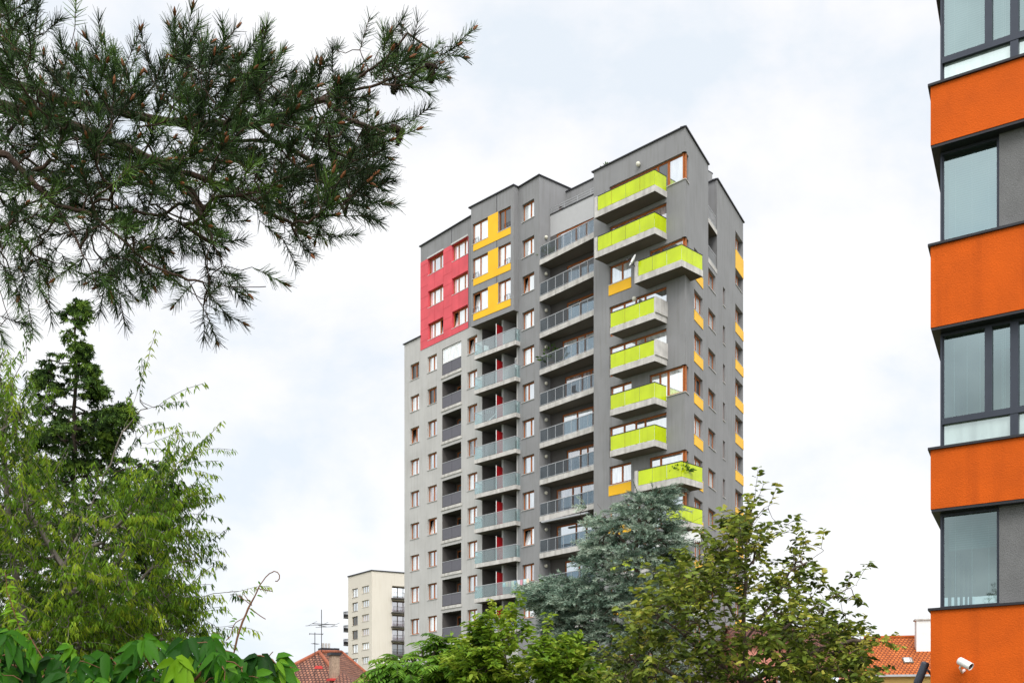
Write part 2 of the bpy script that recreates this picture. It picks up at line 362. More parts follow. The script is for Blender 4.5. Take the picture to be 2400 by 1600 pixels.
# --- loggias with slate panels (one column)
for n in range(3, 12):
    z = LV(n); w = lg[1]-lg[0]
    b = MB(); b.box(-0.12, w+0.12, -0.06, 0.5, -0.26, -0.02)
    o = FL.add('loggia', b.mesh('loggia_beam', M['concrete']), tower, lg[0], 0, z)
    q = MB()
    for a, c in ((0.03, w/2-0.02), (w/2+0.02, w-0.03)): q.box(a, c, 0.02, 0.05, 0.06, 0.97)
    q.box(0.0, w, 0.05, 0.07, 0.04, 0.99)
    link('parapet', q.mesh('parapet', M['dark_panel']), o)
    q = MB(); q.box(0, w, -0.0, 0.06, 0.99, 1.03); link('handrail', q.mesh('handrail', M['steel']), o)
    d = window(FL, lg[0]+0.35, lg[1]-0.1, z+0.03, z+2.12, depth=1.42, bays=(0.3,0.3,0.4), name='balcony_door', sill=False, pick=random.choice(['pane_dark','pane_sky','pane_dark']))
    if n == 11:      # glazed in
        window(FL, lg[0]+0.02, lg[1]-0.02, z+1.06, z+0.80*H, depth=0.06, bays=(0.3,0.1,0.25,0.1,0.25), name='glazing', sill=False, frame='white', ft=0.05, pick='pane_white')

# --- yellow oriel
yu0, yu1, yp0, yp1 = FY.upx(1104), 0.0, FY.upx(1144), FY.upx(1167.7)
ZY0 = 12.38*H
ow = [(FY.upx(1107.5), yp0), (yp1, FY.upx(1197))]
ops = [(a, b, LV(n)+0.22*H, LV(n)+0.80*H, 0.16) for n in (12,13,14) for a, b in ow]
mb = MB(); wall(mb, yu0, yu1, ZY0, ZT, ops)
mb.quad((yu0,0,ZY0),(yu0,0,ZT),(yu0,3,ZT),(yu0,3,ZY0)); mb.quad((yu1,0,ZT),(yu1,0,ZY0),(yu1,3,ZY0),(yu1,3,ZT))
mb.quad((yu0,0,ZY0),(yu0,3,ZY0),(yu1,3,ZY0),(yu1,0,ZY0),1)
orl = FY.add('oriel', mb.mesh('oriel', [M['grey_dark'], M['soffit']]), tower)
cp = MB(); cp.box(yu0-0.25, yu1+0.08, -0.10, 3, ZT+0.002, ZT+0.1); FY.add('coping', cp.mesh('coping', M['cap']), tower)
for n in (12,13,14):
    z = LV(n)
    q = MB(); q.box(ow[0][0]+0.12, ow[1][1], -0.03, -0.002, z+0.03, z+0.215*H); q.box(yp0+0.002, yp1-0.002, -0.03, -0.002, z+0.215*H, z+0.80*H)
    FY.add('yellow_panel', q.mesh('yellow_panel', M['yellow']), tower)
    for i, (a, b) in enumerate(ow):
        window(FY, a, b, z+0.22*H, z+0.80*H, depth=0.14, bays=(0.45,0.55), pick='pane_white' if (n, i) != (14, 1) else 'pane_dark', tilt=0 if (n, i) == (12, 0) else None)
    g = MB()     # little iron guards in front of the casements
    for u0_, u1_ in ((ow[0][0]+0.1, ow[0][0]+0.75), (ow[1][1]-0.75, ow[1][1]-0.05)):
        g.box(u0_, u1_, -0.02, 0.0, z+0.22*H+0.38, z+0.22*H+0.41); g.box(u0_, u1_, -0.02, 0.0, z+0.22*H+0.28, z+0.22*H+0.30)
        for t in np.linspace(u0_, u1_-0.02, 3): g.box(t, t+0.02, -0.022, 0.002, z+0.22*H+0.02, z+0.22*H+0.38)
    FY.add('window_guard', g.mesh('window_guard', M['black']), tower)

# --- glass balconies below the oriel
def rail_run(pts, z, panel, metal, seam=1.1, ph=0.98, gap=0.015, th=0.016, base=0.03, posts=True, pw=0.035):
    """glass panels, posts and handrail along a polyline (world xy)"""
    g = MB(); r = MB()
    for (a, b) in zip(pts[:-1], pts[1:]):
        a = Vector(a); b = Vector(b); L_ = (b-a).length; k = max(1, round(L_/seam)); d = (b-a)/L_
        for i in range(k):
            p0 = a + d*(L_*i/k + gap); p1 = a + d*(L_*(i+1)/k - gap)
            g.bar((p0.x,p0.y,z+base+(ph-base)/2), (p1.x,p1.y,z+base+(ph-base)/2), th, ph-base)
            if posts:
                q = a + d*(L_*i/k); r.bar((q.x,q.y,z), (q.x,q.y,z+ph+0.02), pw, pw)
        if posts: r.bar((b.x,b.y,z), (b.x,b.y,z+ph+0.02), pw, pw)
        r.bar((a.x,a.y,z+ph+0.03), (b.x,b.y,z+ph+0.03), 0.05, 0.045)
        if posts: r.bar((a.x,a.y,z+0.06), (b.x,b.y,z+0.06), 0.03, 0.03)
    return g, r
def onto(F, p, dirv):
    """where the line from p along dirv meets plane F"""
    p = Vector(p); d = Vector(dirv); n = F.inn; t = (F.o - p).dot(n)/d.dot(n); return p + d*t
TW = tower.location
def balcony(pts, wallpts, z, th, panel, metal, seam, slab_m='concrete', skip_first=False, ph=0.98, posts=True, inset=0.06, name='balcony', pw=0.035, shift=0):
    """slab polygon = pts (outer, left to right) + wallpts; railing along pts"""
    b = MB(); full = [tuple(p) for p in pts] + [tuple(p) for p in wallpts]
    loc = [(p[0]-TW.x, p[1]-TW.y) for p in full]
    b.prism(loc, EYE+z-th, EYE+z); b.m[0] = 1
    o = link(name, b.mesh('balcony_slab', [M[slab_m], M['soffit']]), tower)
    cen = sum((Vector(p) for p in full), Vector((0,0)))/len(full)
    rp = []
    for p in pts:
        p = Vector(p); d = (cen-p).normalized(); rp.append(p + d*inset - Vector((TW.x,TW.y)))
    if shift: rp[0] = rp[0] + (rp[1]-rp[0]).normalized()*shift
    g, r = rail_run(rp, EYE+z, panel, metal, seam, ph, posts=posts, pw=pw)
    link('balustrade', g.mesh('balustrade', M[panel]), o); link('handrail', r.mesh('handrail', M[metal]), o)
    return o
nA = Vector((-0.7125,-0.7017))
tip = FY.xy(FY.upx(1208.5)); lft = FY.xy(FY.upx(1111))
for n in range(3, 12):
    z = LV(n)
    balcony([onto(FL, lft, -nA), lft, tip, onto(FL, tip, -nA)], [], z, 0.34, 'glass_rail', 'steel', 1.25, inset=0.07, posts=False)
    # dark red privacy screen on the slab, with the grey dividing wall behind it
    p0 = FY.xy(FY.upx(1160.6), 0.12); q = MB()
    a = Vector((p0.x,p0.y))-Vector((TW.x,TW.y)); b = a - nA*0.72
    q.bar((a.x,a.y,EYE+z+0.98),(b.x,b.y,EYE+z+0.98),0.03,1.94)
    o = link('privacy_screen', q.mesh('privacy_screen', M['oxblood']), tower)
    q = MB(); q.bar((a.x,a.y,EYE+z+0.01),(a.x,a.y,EYE+z+2.0),0.05,0.05); link('post', q.mesh('post', M['white']), o)
    q = MB(); c_ = b - nA*1.9; q.bar((b.x,b.y,EYE+z+0.45*H),(c_.x,c_.y,EYE+z+0.45*H),0.2,0.90*H-0.004)
    link('dividing_wall', q.mesh('dividing_wall', M['grey_panel']), tower)
    um = (bl[0]+bl[1])/2
    window(FL, bl[0]+0.4, um-0.6, z+0.02, z+2.15, depth=1.5, bays=(1,1), name='balcony_door', sill=False, pick='pane_dark')
    window(FL, um+0.75, bl[1]-0.55, z+0.02, z+2.15, depth=1.5, bays=(1,1), name='balcony_door', sill=False, pick=random.choice(['pane_dark','pane_sky']))
    q = MB(); q.lathe([(0.001,-0.1),(0.08,-0.07),(0.1,0),(0.08,0.07),(0.001,0.1)], (0,0,0), 10)
    FL.add('wall_lamp', q.mesh('wall_lamp', M['lamp_glass'], True), tower, bl[1]-0.32, 1.45, z+1.9)

# --- recessed wall and long balconies between the wings
uWr = (FR.xy(FR.upx(1391.5))-FW.o).dot(FW.u)+1.2
ops = []
WS = {n: FW.upx(random.choice([1304,1318,1324,1328])) for n in range(3, 14)}
for n in range(3, 14): ops.append((WS[n], uWr-1.3, LV(n)+0.02, LV(n)+2.2, 0.12))
mb = MB(); wall(mb, 0, uWr, LV(13)+2.2, LV(14)+0.35*H, [], 1)
wall(mb, 0, uWr, GZ, LV(13)+2.2, ops)
mb.quad((0,0,LV(14)),(uWr,0,LV(14)),(uWr,4,LV(14)),(-2,4,LV(14)))
mb.box(-0.0, uWr, -0.05, 0.02, LV(14)+0.35*H, LV(14)+0.35*H+0.06, 2)
FW.add('recessed_wall', mb.mesh('recessed_wall', [M['inner'], M['grey_panel'], M['cap']]), tower)
mb = MB(); mb.box(-1.0, 10, 0, 6, LV(14), 45.5); mb.box(-1.2, 10.0, -0.08, 6.1, 45.5, 45.6, 1); mb.box(-0.2, 6, -0.02, -0.003, LV(14)+1.9, LV(14)+2.25, 1)
FP.add('penthouse', mb.mesh('penthouse', [M['grey_dark'], M['cap']]), tower)
tr = MB()
for hh in (0.18,0.36,0.55): tr.box(0.0, uWr, 0.02, 0.05, LV(14)+0.35*H+hh, LV(14)+0.35*H+hh+0.035)
for t in np.arange(0.05, uWr, 1.4): tr.box(t, t+0.04, 0.025, 0.045, LV(14)+0.35*H, LV(14)+0.35*H+0.56)
FW.add('terrace_railing', tr.mesh('terrace_railing', M['steel']), tower)
wl, wr = FL.xy(0.02, 0.0), FL.xy(FL.upx(1398), 0.0)
for n in range(3, 14):
    z = LV(n)
    balcony([wl, wr], [FW.xy(uWr, -0.01), FW.xy(0, -0.01)], z, 0.40, 'grey_glass', 'steel', 0.95, inset=0.06, pw=0.03)
    bays = random.choice([(0.8,0.9,0.5,0.9),(1.1,0.6,0.9,0.9),(0.9,0.5,0.9,1.2)])
    window(FW, WS[n], uWr-1.3, z+0.02, z+2.2, depth=0.06, bays=bays, name='balcony_door', sill=False, pick=random.choice(['pane_white','pane_sky','pane_sky','pane_warm']), ft=0.09)
    q = MB(); q.lathe([(0.001,-0.15),(0.11,-0.11),(0.15,0),(0.11,0.11),(0.001,0.15)], (0,0,0), 12)
    FS.add('wall_lamp', q.mesh('wall_lamp', M['lamp_glass'], True), tower, 0.66, -0.08, z+1.98)
aw = MB(); aw.box(0.3, 5.2, -1.6, -1.35, 0, 0.12); FW.add('awning_box', aw.mesh('awning_box', M['steel']), tower, 0.2, 0, LV(6)-0.62)

# --- right block
ZR = 42.8
uRl = FR.upx(1391.5); X_ = lambda px: FR.upx(px)
NT0, NT1, CE = 5.46, 7.73, 15.22
cw1, cw2, sl = (2.04,4.08), (5.5,7.35), (9.34,9.95); cc0 = 12.87
opsF, opsS = [], []; glz = []       # glz: (frame, u0,u1,z0,z1, bays, name, pick)
CORN = 0.76
def opening(u0, u1, a, b, k, corner=False, name='balcony_door', bays=None, pick=None, sk='', d=0.16):
    z = RK(k); opsF.append((u0, u1, z+a, z+b, d+0.1 if corner else d+0.02, None, sk + ('r' if corner else '')))
    glz.append((FR, u0+0.0, u1-(0.17 if corner else 0), z+a, z+b, bays or tuple([1]*max(2, round((u1-u0)/0.95))), name, pick, d, corner))
def corner_c(a, b, k, d=0.16):
    z = RK(k); opsS.append((0, CORN, z+a, z+b, d+0.1, None, 'l')); glz.append((FC, 0.14, CORN, z+a, z+b, (1,), 'window', 'pane_sky', d, False))
for k in range(0, 12):
    t = {0:'a',1:'b',2:'w',3:'b',4:'b',5:'c',6:'b',7:'w',8:'w',9:'b',10:'w',11:'b'}[k]
    if t == 'a':
        opening(X_(1428), X_(1564)-0.001, 0.02, 2.2, k, pick='pane_dark', sk='r'); opening(X_(1564), 0, 0.35, 2.2, k, True, 'window', (1,), 'pane_sky', sk='l'); corner_c(0.35, 2.2, k)
    elif t == 'b': opening(X_(1428), X_(1562), 0.02, 2.2, k, bays=(1,0.9,0.7,1.6), pick=random.choice(['pane_white','pane_sky','pane_warm']))
    elif t == 'w':
        opening(X_(1428), X_(1479), 0.9, 2.25, k, False, 'window', (0.55,0.45), 'pane_blind' if k == 8 else 'pane_white'); opening(X_(1521), 0, 0.02, 2.2, k, True, 'balcony_door', (0.6,1.4), 'pane_sky'); corner_c(0.02, 2.2, k)
    elif t == 'c':
        opening(X_(1430), X_(1480), 0.02, 2.2, k, bays=(1,0.8), pick='pane_white'); opening(X_(1521), X_(1563)-0.001, 0.02, 2.2, k, bays=(1,0.8), pick='pane_white', sk='r')
        opening(X_(1563), 0, 0.35, 2.2, k, True, 'window', (1,), 'pane_white', sk='l'); corner_c(0.35, 2.2, k)
for k in range(2, 12):
    z = RK(k)
    opsS.append((cw1[0], cw1[1], z+0.9, z+2.3, 0.2)); glz.append((FC, *cw1, z+0.9, z+2.3, (0.5,0.5), 'window', None, 0.2, False))
    opsS.append((cw2[0], cw2[1], z+0.92, z+2.25, 0.2)); glz.append((FC, *cw2, z+0.92, z+2.25, (0.45,0.55), 'window', None, 0.2, False))
    opsS.append((sl[0], sl[1], z+0.92, z+2.28, 0.18)); glz.append((FC, *sl, z+0.92, z+2.28, (1,), 'narrow_window', 'pane_dark', 0.16, False))
    opsS.append((cc0, CE, z+0.9, z+2.3, 0.35, None, 'r')); glz.append((FC, cc0, CE-0.45, z+0.9, z+2.3, (1,1,1), 'corner_window', 'pane_white', 0.3, False))
for a, b in ((RK(0)+0.81, RK(0)+2.2), (RK(1)+0.95, RK(1)+2.15)):
    opsS.append((cc0, CE, a, b, 0.35, None, 'r')); glz.append((FC, cc0, CE-0.45, a, b, (1,1,1), 'corner_window', 'pane_white', 0.3, False))
opsS.append((NT0, NT1, RK(1), ZR, 0.0, None, 'lrbt'))
mb = MB(); wall(mb, uRl, 0, GZ, ZR, opsF)
mb.quad((uRl,0,GZ),(uRl,0,ZR),(uRl,9,ZR),(uRl,9,GZ))
FR.add('front_wall', mb.mesh('front_wall', M['grey_dark']), tower)
mb = MB(); wall(mb, 0, CE, GZ, ZR, opsS)
FC.add('gable_wall', mb.mesh('gable_wall', M['grey_dark']), tower)
mb = MB()      # notch walls, roof deck, rear walls, dark core behind the corner windows
def W2(p): return (p[0]-TW.x, p[1]-TW.y)
uAv = Vector(uA)
n0, n1 = FC.xy(NT0), FC.xy(NT1); m0, m1 = n0-uAv*2.6, n1-uAv*2.6
def vq(a, b, z0, z1, m=0): mb.quad((*W2(a),EYE+z0),(*W2(b),EYE+z0),(*W2(b),EYE+z1),(*W2(a),EYE+z1),m)
vq(m1, n1, RK(1), ZR); vq(m0, n0, RK(1), ZR); vq(m0, m1, RK(1), ZR, 1)
pf, pc, pr = FR.xy(uRl), FC.xy(0), FC.xy(CE)
back = FR.xy(uRl, 13)
vq(pr, back, GZ, ZR); vq(back, pf, GZ, ZR)
for poly, zz in (([pf, pc, n0, m0, m1, back], ZR-0.4), ([m1, n1, pr, back], ZR-0.41)):
    i = len(mb.v); mb.v += [(*W2(p), EYE+zz) for p in poly]; mb.f.append(tuple(range(i, i+len(poly)))); mb.m.append(0)
i = len(mb.v); mb.v += [(*W2(p), EYE+RK(1)) for p in (n0, n1, m1, m0)]; mb.f.append(tuple(range(i, i+4))); mb.m.append(0)
link('block_core', mb.mesh('block_core', [M['grey_dark'], M['inner']]), tower)
cp = MB(); cp.box(uRl-0.15, 0.0, -0.1, 0.35, ZR, ZR+0.09); FR.add('coping', cp.mesh('coping', M['cap']), tower)
cp = MB(); cp.box(-0.06, NT0+0.06, -0.1, 0.35, ZR+0.003, ZR+0.092); cp.box(NT1-0.05, CE+0.15, -0.1, 0.35, ZR+0.003, ZR+0.092); FC.add('coping', cp.mesh('coping', M['cap']), tower)
cp = MB(); a = W2(m1); b = W2(n1); cp.bar((*a,EYE+ZR+0.05),(*b,EYE+ZR+0.05),0.2,0.085); link('coping', cp.mesh('coping', M['cap']), tower)
for F, a, b, c, d, bays, nm, pk, dp, corner in glz:
    window(F, a, b, c, d, depth=dp, bays=bays, name=nm, pick=pk, sill=(nm != 'balcony_door'), ft=0.09 if F is FR else 0.075)
for k in range(0, 12):
    if k in (0,5,2,7,8,10):
        q = MB(); q.box(-0.30, -0.12, 0.15, 0.33, 0.02 if k not in (0,5) else 0.35, 2.2); FR.add('corner_post', q.mesh('corner_post', M['wood']), tower, 0, 0, RK(k))
    if k in (0,5):
        q = MB(); q.box(X_(1564), 0.03, -0.06, 0.14, 0.30, 0.345); FR.add('corner_sill', q.mesh('corner_sill', M['sill']), tower, 0, 0, RK(k))
        q = MB(); q.box(0.0, CORN+0.05, -0.06, 0.14, 0.301, 0.346); FC.add('corner_sill', q.mesh('corner_sill', M['sill']), tower, 0, 0, RK(k))
for k in (2,7,8,10):
    q = MB(); q.box(X_(1428)-0.04, X_(1479)+0.02, -0.035, -0.003, 0.12, 0.86); FR.add('yellow_panel', q.mesh('yellow_panel', M['yellow']), tower, 0, 0, RK(k))
ypn = MB()
yc = MB(); yc.box(cw1[0]-0.03, cw1[1]+0.03, -0.035, -0.003, 0.13, 0.845); yc = yc.mesh('yellow_panel', M['yellow'])
yd = MB(); yd.box(cc0, CE+0.03, -0.035, -0.003, 0.08, 0.845); yd.box(CE+0.003, CE+0.03, -0.003, 1.6, 0.08, 0.845); yd = yd.mesh('yellow_panel', M['yellow'])
for k in range(2, 12):
    FC.add('yellow_panel', yc, tower, 0, 0, RK(k)); FC.add('yellow_panel', yd, tower, 0, 0, RK(k))
yd = MB(); yd.box(cc0, CE+0.03, -0.035, -0.003, -0.72, 0.76); FC.add('yellow_panel', yd.mesh('yellow_panel', M['yellow']), tower, 0, 0, RK(0))
# notch balconies
for k in (0, 1):
    b = MB(); b.prism([W2(FC.xy(NT0+0.01,-0.02)), W2(FC.xy(NT1-0.01,-0.02)), W2(m1+uAv*0.05), W2(m0+uAv*0.05)], EYE+RK(k)-0.32, EYE+RK(k)+(0 if k == 0 else 0.01)); b.m[0] = 1
    o = link('balcony', b.mesh('balcony_slab', [M['concrete'], M['soffit']]), tower)
    r = MB()
    for hh in (0.15,0.98): r.box(NT0+0.02, NT1-0.02, 0.05, 0.09, hh, hh+0.045)
    for t in np.arange(NT0+0.05, NT1, 0.16): r.box(t, t+0.02, 0.06, 0.08, 0.15, 0.98)
    h = FC.add('handrail', r.mesh('handrail', M['steel']), None, 0, 0, RK(k)); h.parent = o; h.location = h.location - TW
# lime balconies
D = 1.34
def fp(px, d=-D): return FR.xy(FR.upx(px, d), d)
tl, tr_, = fp(1393), fp(1535)
for k in (0,1,3,4,5,6,9):
    left = fp(1393) if k < 2 else fp(1429.5)
    solid = k in (3,4)
    t = fp(1535)
    pts = [left, t] if solid else [left, t, onto(FR, t, -nA)]
    wp = [onto(FR, t, -nA), onto(FR, left, -nA)] if solid else [onto(FR, left, -nA)]
    o = balcony(pts, wp, RK(k), 0.42, 'lime', 'cap', 1.22, inset=0.05, posts=False, ph=1.02, shift=0.27 if k < 2 else 0)
    if solid:
        q = MB(); a = Vector(W2(t))+nA*0.0; b = Vector(W2(onto(FR, t, -nA)))
        q.bar((a.x,a.y,EYE+RK(k)+0.53),(b.x,b.y,EYE+RK(k)+0.53),0.16,1.055); link('end_wall', q.mesh('end_wall', M['concrete']), o)
    if k < 2:
        q = MB(); a = Vector(W2(left)) + uAv*0.12; b = Vector(W2(onto(FR, left, -nA))) + uAv*0.12
        q.bar((a.x,a.y,EYE+RK(k)+0.54),(b.x,b.y,EYE+RK(k)+0.54),0.24,1.07); link('end_wall', q.mesh('end_wall', M['concrete']), o)
for k in (2,7,8,10):
    left, t = fp(1487), Vector((11.36,74.82)); e = t - nA*2.41; f = onto(FC, e, -uAv)
    if k == 8: left = fp(1560)
    o = balcony([left, t, e, f], [FC.xy(0), onto(FR, left, -nA)], RK(k), 0.42, 'lime', 'cap', 1.22, inset=0.05, posts=False, ph=1.02, shift=0.27 if k != 8 else 0)
    if k != 8:
        q = MB(); a = Vector(W2(left)) + uAv*0.12; b = Vector(W2(onto(FR, left, -nA))) + uAv*0.12
        q.bar((a.x,a.y,EYE+RK(k)+0.54),(b.x,b.y,EYE+RK(k)+0.54),0.24,1.07); link('end_wall', q.mesh('end_wall', M['concrete']), o)
globe = MB(); globe.lathe([(0.001,-0.17),(0.12,-0.13),(0.17,0),(0.12,0.13),(0.001,0.17)], (0,0,0), 14); globe = globe.mesh('wall_lamp', M['lamp_glass'], True)
for px, k, dz in ((1499,0,2.75),(1490,2,-0.85)): FR.add('wall_lamp', globe, tower, X_(px), -0.16, RK(k)+dz)

# --- small things on the tower
def dish(p, face, r, label, arm_to=None):
    o = empty('satellite_dish', p, label, 'satellite dish', 'satellite dishes on the tower'); ax = Vector(face).normalized()
    q = MB(); q.lathe([(0.001,-0.10*r),(r*0.5,-0.05*r),(r*0.85,0.08*r),(r,0.16*r),(r*0.98,0.19*r),(r*0.8,0.11*r),(r*0.4,0.0),(0.001,-0.05*r)], (0,0,0), 18, 0, ax)
    link('reflector', q.mesh('reflector', M['white'], True), o)
    q = MB(); q.tube([(0,0,-r*0.8), tuple(ax*r*0.6+Vector((0,0,-r*0.5))), tuple(ax*r*1.15)], 0.02, 6); q.box(ax.x*r*1.2-0.05, ax.x*r*1.2+0.05, ax.y*r*1.2-0.05, ax.y*r*1.2+0.05, -0.06, 0.06)
    link('feed_arm', q.mesh('feed_arm', M['black']), o)
    q = MB(); q.tube([tuple(-ax*0.02), (0,0,-r*0.5), tuple((Vector(arm_to)-Vector(p)) if arm_to else Vector((0,0,-r*1.4)))], 0.025, 6)
    link('bracket', q.mesh('bracket', M['black']), o)
dz_ = RK(2)
pl = fp(1484, -D-0.12); dish((pl.x, pl.y, EYE+dz_+1.15), (-0.75,-0.2,0.35), 0.42, 'white satellite dish fixed to the left end of the topmost corner balcony', (pl.x+0.25, pl.y+0.1, EYE+dz_+0.6))
pl = FR.xy(X_(1424), -0.35); 
q = MB()
for i in range(1):
    pts = [(0.0,0,0),(0.02,0,0.25),(0.12,0,0.6),(0.3,0,0.95)]; q.tube(pts, [0.02,0.018,0.015,0.012], 5)
ho = FR.add('cable_loop', q.mesh('cable_loop', M['black']), None, X_(1418), -0.3, RK(0)+0.95); tag(ho, 'thin dark curved cable rising beside the topmost lime balcony', 'cable')
def pot_plant(p, s, label, group='plants on the tower balconies', cols=None, n=120, tall=1.0):
    o = empty('potted_plant', p, label, 'potted plant', group)
    q = MB(); q.lathe([(0.001,0),(0.13*s,0),(0.17*s,0.26*s),(0.155*s,0.26*s),(0.001,0.23*s)], (0,0,0), 12); link('pot', q.mesh('pot', mat('plant pot', (0.25,0.12,0.07), 0.8)), o)
    B, Dd, N_, l, w, v = [], [], [], [], [], []
    for i in range(n):
        a = random.uniform(0, 6.28); e = random.uniform(0.1, 1.2); h = random.uniform(0.25, 0.75*tall)*s
        d = Vector((math.cos(a)*math.cos(e), math.sin(a)*math.cos(e), math.sin(e)*tall))
        B.append(Vector((0,0,0.24*s)) + d*h*0.5); Dd.append(d.normalized()); N_.append(Vector((random.gauss(0,1),random.gauss(0,1),1)).normalized()); l.append(0.2*s*random.uniform(0.6,1.2)); w.append(0.07*s); v.append(random.random())
    link('foliage', leaf_mesh('foliage', B, Dd, N_, l, w, v, M['leaf_mid']), o)
# ------------------------------------------------------------------ plants
M['leaf_mid'] = leaf_mat('mid green leaves', [(0.03,0.07,0.012),(0.06,0.13,0.02),(0.10,0.18,0.03)])
M['bark'] = mat('brown bark', (0.085,0.062,0.045), 0.95, var=0.35, scale=8, bump=0.5, bscale=30)
M['bark_grey'] = mat('grey bark', (0.16,0.14,0.115), 0.95, var=0.3, scale=8, bump=0.5, bscale=30)

def arr(x): return np.array([tuple(q) for q in x], dtype=np.float64)
def norm(a): return a/np.maximum(np.linalg.norm(a, axis=1, keepdims=True), 1e-9)
def leaf_mesh(name, B, D, N, l, w, var, material, droop=0.25, shape='leaf', fold=0.12):
    """one mesh of many leaves: each a folded, slightly drooping blade from base B along D, facing N"""
    B = arr(B) if not isinstance(B, np.ndarray) else B; D = norm(arr(D) if not isinstance(D, np.ndarray) else D); N = arr(N) if not isinstance(N, np.ndarray) else N
    l = np.asarray(l, float)[:,None]; w = np.asarray(w, float)[:,None]; var = np.asarray(var, float)
    S = norm(np.cross(D, N)); N = norm(np.cross(S, D)); k = len(B); dn = np.array([[0,0,-1.0]])
    if shape == 'needle':
        V = np.stack([B - S*w*0.5, B + S*w*0.5, B + D*l + S*w*0.2 + dn*droop*l, B + D*l - S*w*0.2 + dn*droop*l], 1).reshape(-1,3); nv = 4
        F = (np.arange(k)[:,None]*4 + np.arange(4)[None,:]); fpl = 1
    elif shape == 'ovate':
        P = [B, B + D*l*0.22 + S*w*0.42 + N*w*fold, B + D*l*0.55 + S*w*0.46 + N*w*fold + dn*l*droop*0.3, B + D*l*0.83 + S*w*0.22 + N*w*fold*0.6 + dn*l*droop*0.68, B + D*l + dn*droop*l,
             B + D*l*0.83 - S*w*0.22 + N*w*fold*0.6 + dn*l*droop*0.68, B + D*l*0.55 - S*w*0.46 + N*w*fold + dn*l*droop*0.3, B + D*l*0.22 - S*w*0.42 + N*w*fold,
             B + D*l*0.5 + dn*l*droop*0.25 , B + D*l*0.8 + dn*l*droop*0.62]
        V = np.stack(P, 1).reshape(-1,3); nv = 10
        T = np.array([[0,1,2,8],[8,2,3,9],[9,3,4,4],[0,8,6,7],[8,9,5,6],[9,4,4,5]])
        return _leafobj_mixed(name, V, k, nv, [[0,1,2,8],[8,2,3,9],[9,3,4],[0,8,6,7],[8,9,5,6],[9,4,5]], var, material)
    else:
        V = np.stack([B, B + D*l*0.35 + S*w*0.5 + N*w*fold + dn*l*droop*0.12, B + D*l*0.72 + S*w*0.36 + N*w*fold*0.7 + dn*l*droop*0.5, B + D*l + dn*droop*l,
                      B + D*l*0.72 - S*w*0.36 + N*w*fold*0.7 + dn*l*droop*0.5, B + D*l*0.35 - S*w*0.5 + N*w*fold + dn*l*droop*0.12], 1).reshape(-1,3); nv = 6
        base = np.arange(k)[:,None]*6
        F = np.stack([base + np.array([0,1,2,3]), base + np.array([0,3,4,5])], 1).reshape(-1,4); fpl = 2
    me = bpy.data.meshes.new(name); nf = len(F)
    me.vertices.add(len(V)); me.vertices.foreach_set('co', V.ravel())
    me.loops.add(nf*4); me.loops.foreach_set('vertex_index', F.ravel().astype(np.int32))
    me.polygons.add(nf); me.polygons.foreach_set('loop_start', (np.arange(nf)*4).astype(np.int32)); me.polygons.foreach_set('loop_total', np.full(nf, 4, np.int32))
    a = me.attributes.new('var', 'FLOAT', 'FACE'); a.data.foreach_set('value', np.repeat(var, fpl).astype(np.float32))
    me.materials.append(material); me.update(calc_edges=True); return me
def _leafobj_mixed(name, V, k, nv, faces, var, material):
    me = bpy.data.meshes.new(name); base = np.arange(k)*nv
    li = np.concatenate([np.array(f) for f in faces]); tot = np.array([len(f) for f in faces]); L_ = len(li)
    me.vertices.add(len(V)); me.vertices.foreach_set('co', V.ravel())
    me.loops.add(L_*k); me.loops.foreach_set('vertex_index', (base[:,None] + li[None,:]).ravel().astype(np.int32))
    nf = len(faces)*k; me.polygons.add(nf); st = np.concatenate([[0], np.cumsum(tot)[:-1]])
    me.polygons.foreach_set('loop_start', (np.arange(k)[:,None]*L_ + st[None,:]).ravel().astype(np.int32)); me.polygons.foreach_set('loop_total', np.tile(tot, k).astype(np.int32))
    me.polygons.foreach_set('use_smooth', np.ones(nf, bool))
    a = me.attributes.new('var', 'FLOAT', 'FACE'); a.data.foreach_set('value', np.repeat(var, len(faces)).astype(np.float32))
    me.materials.append(material); me.update(calc_edges=True); return me

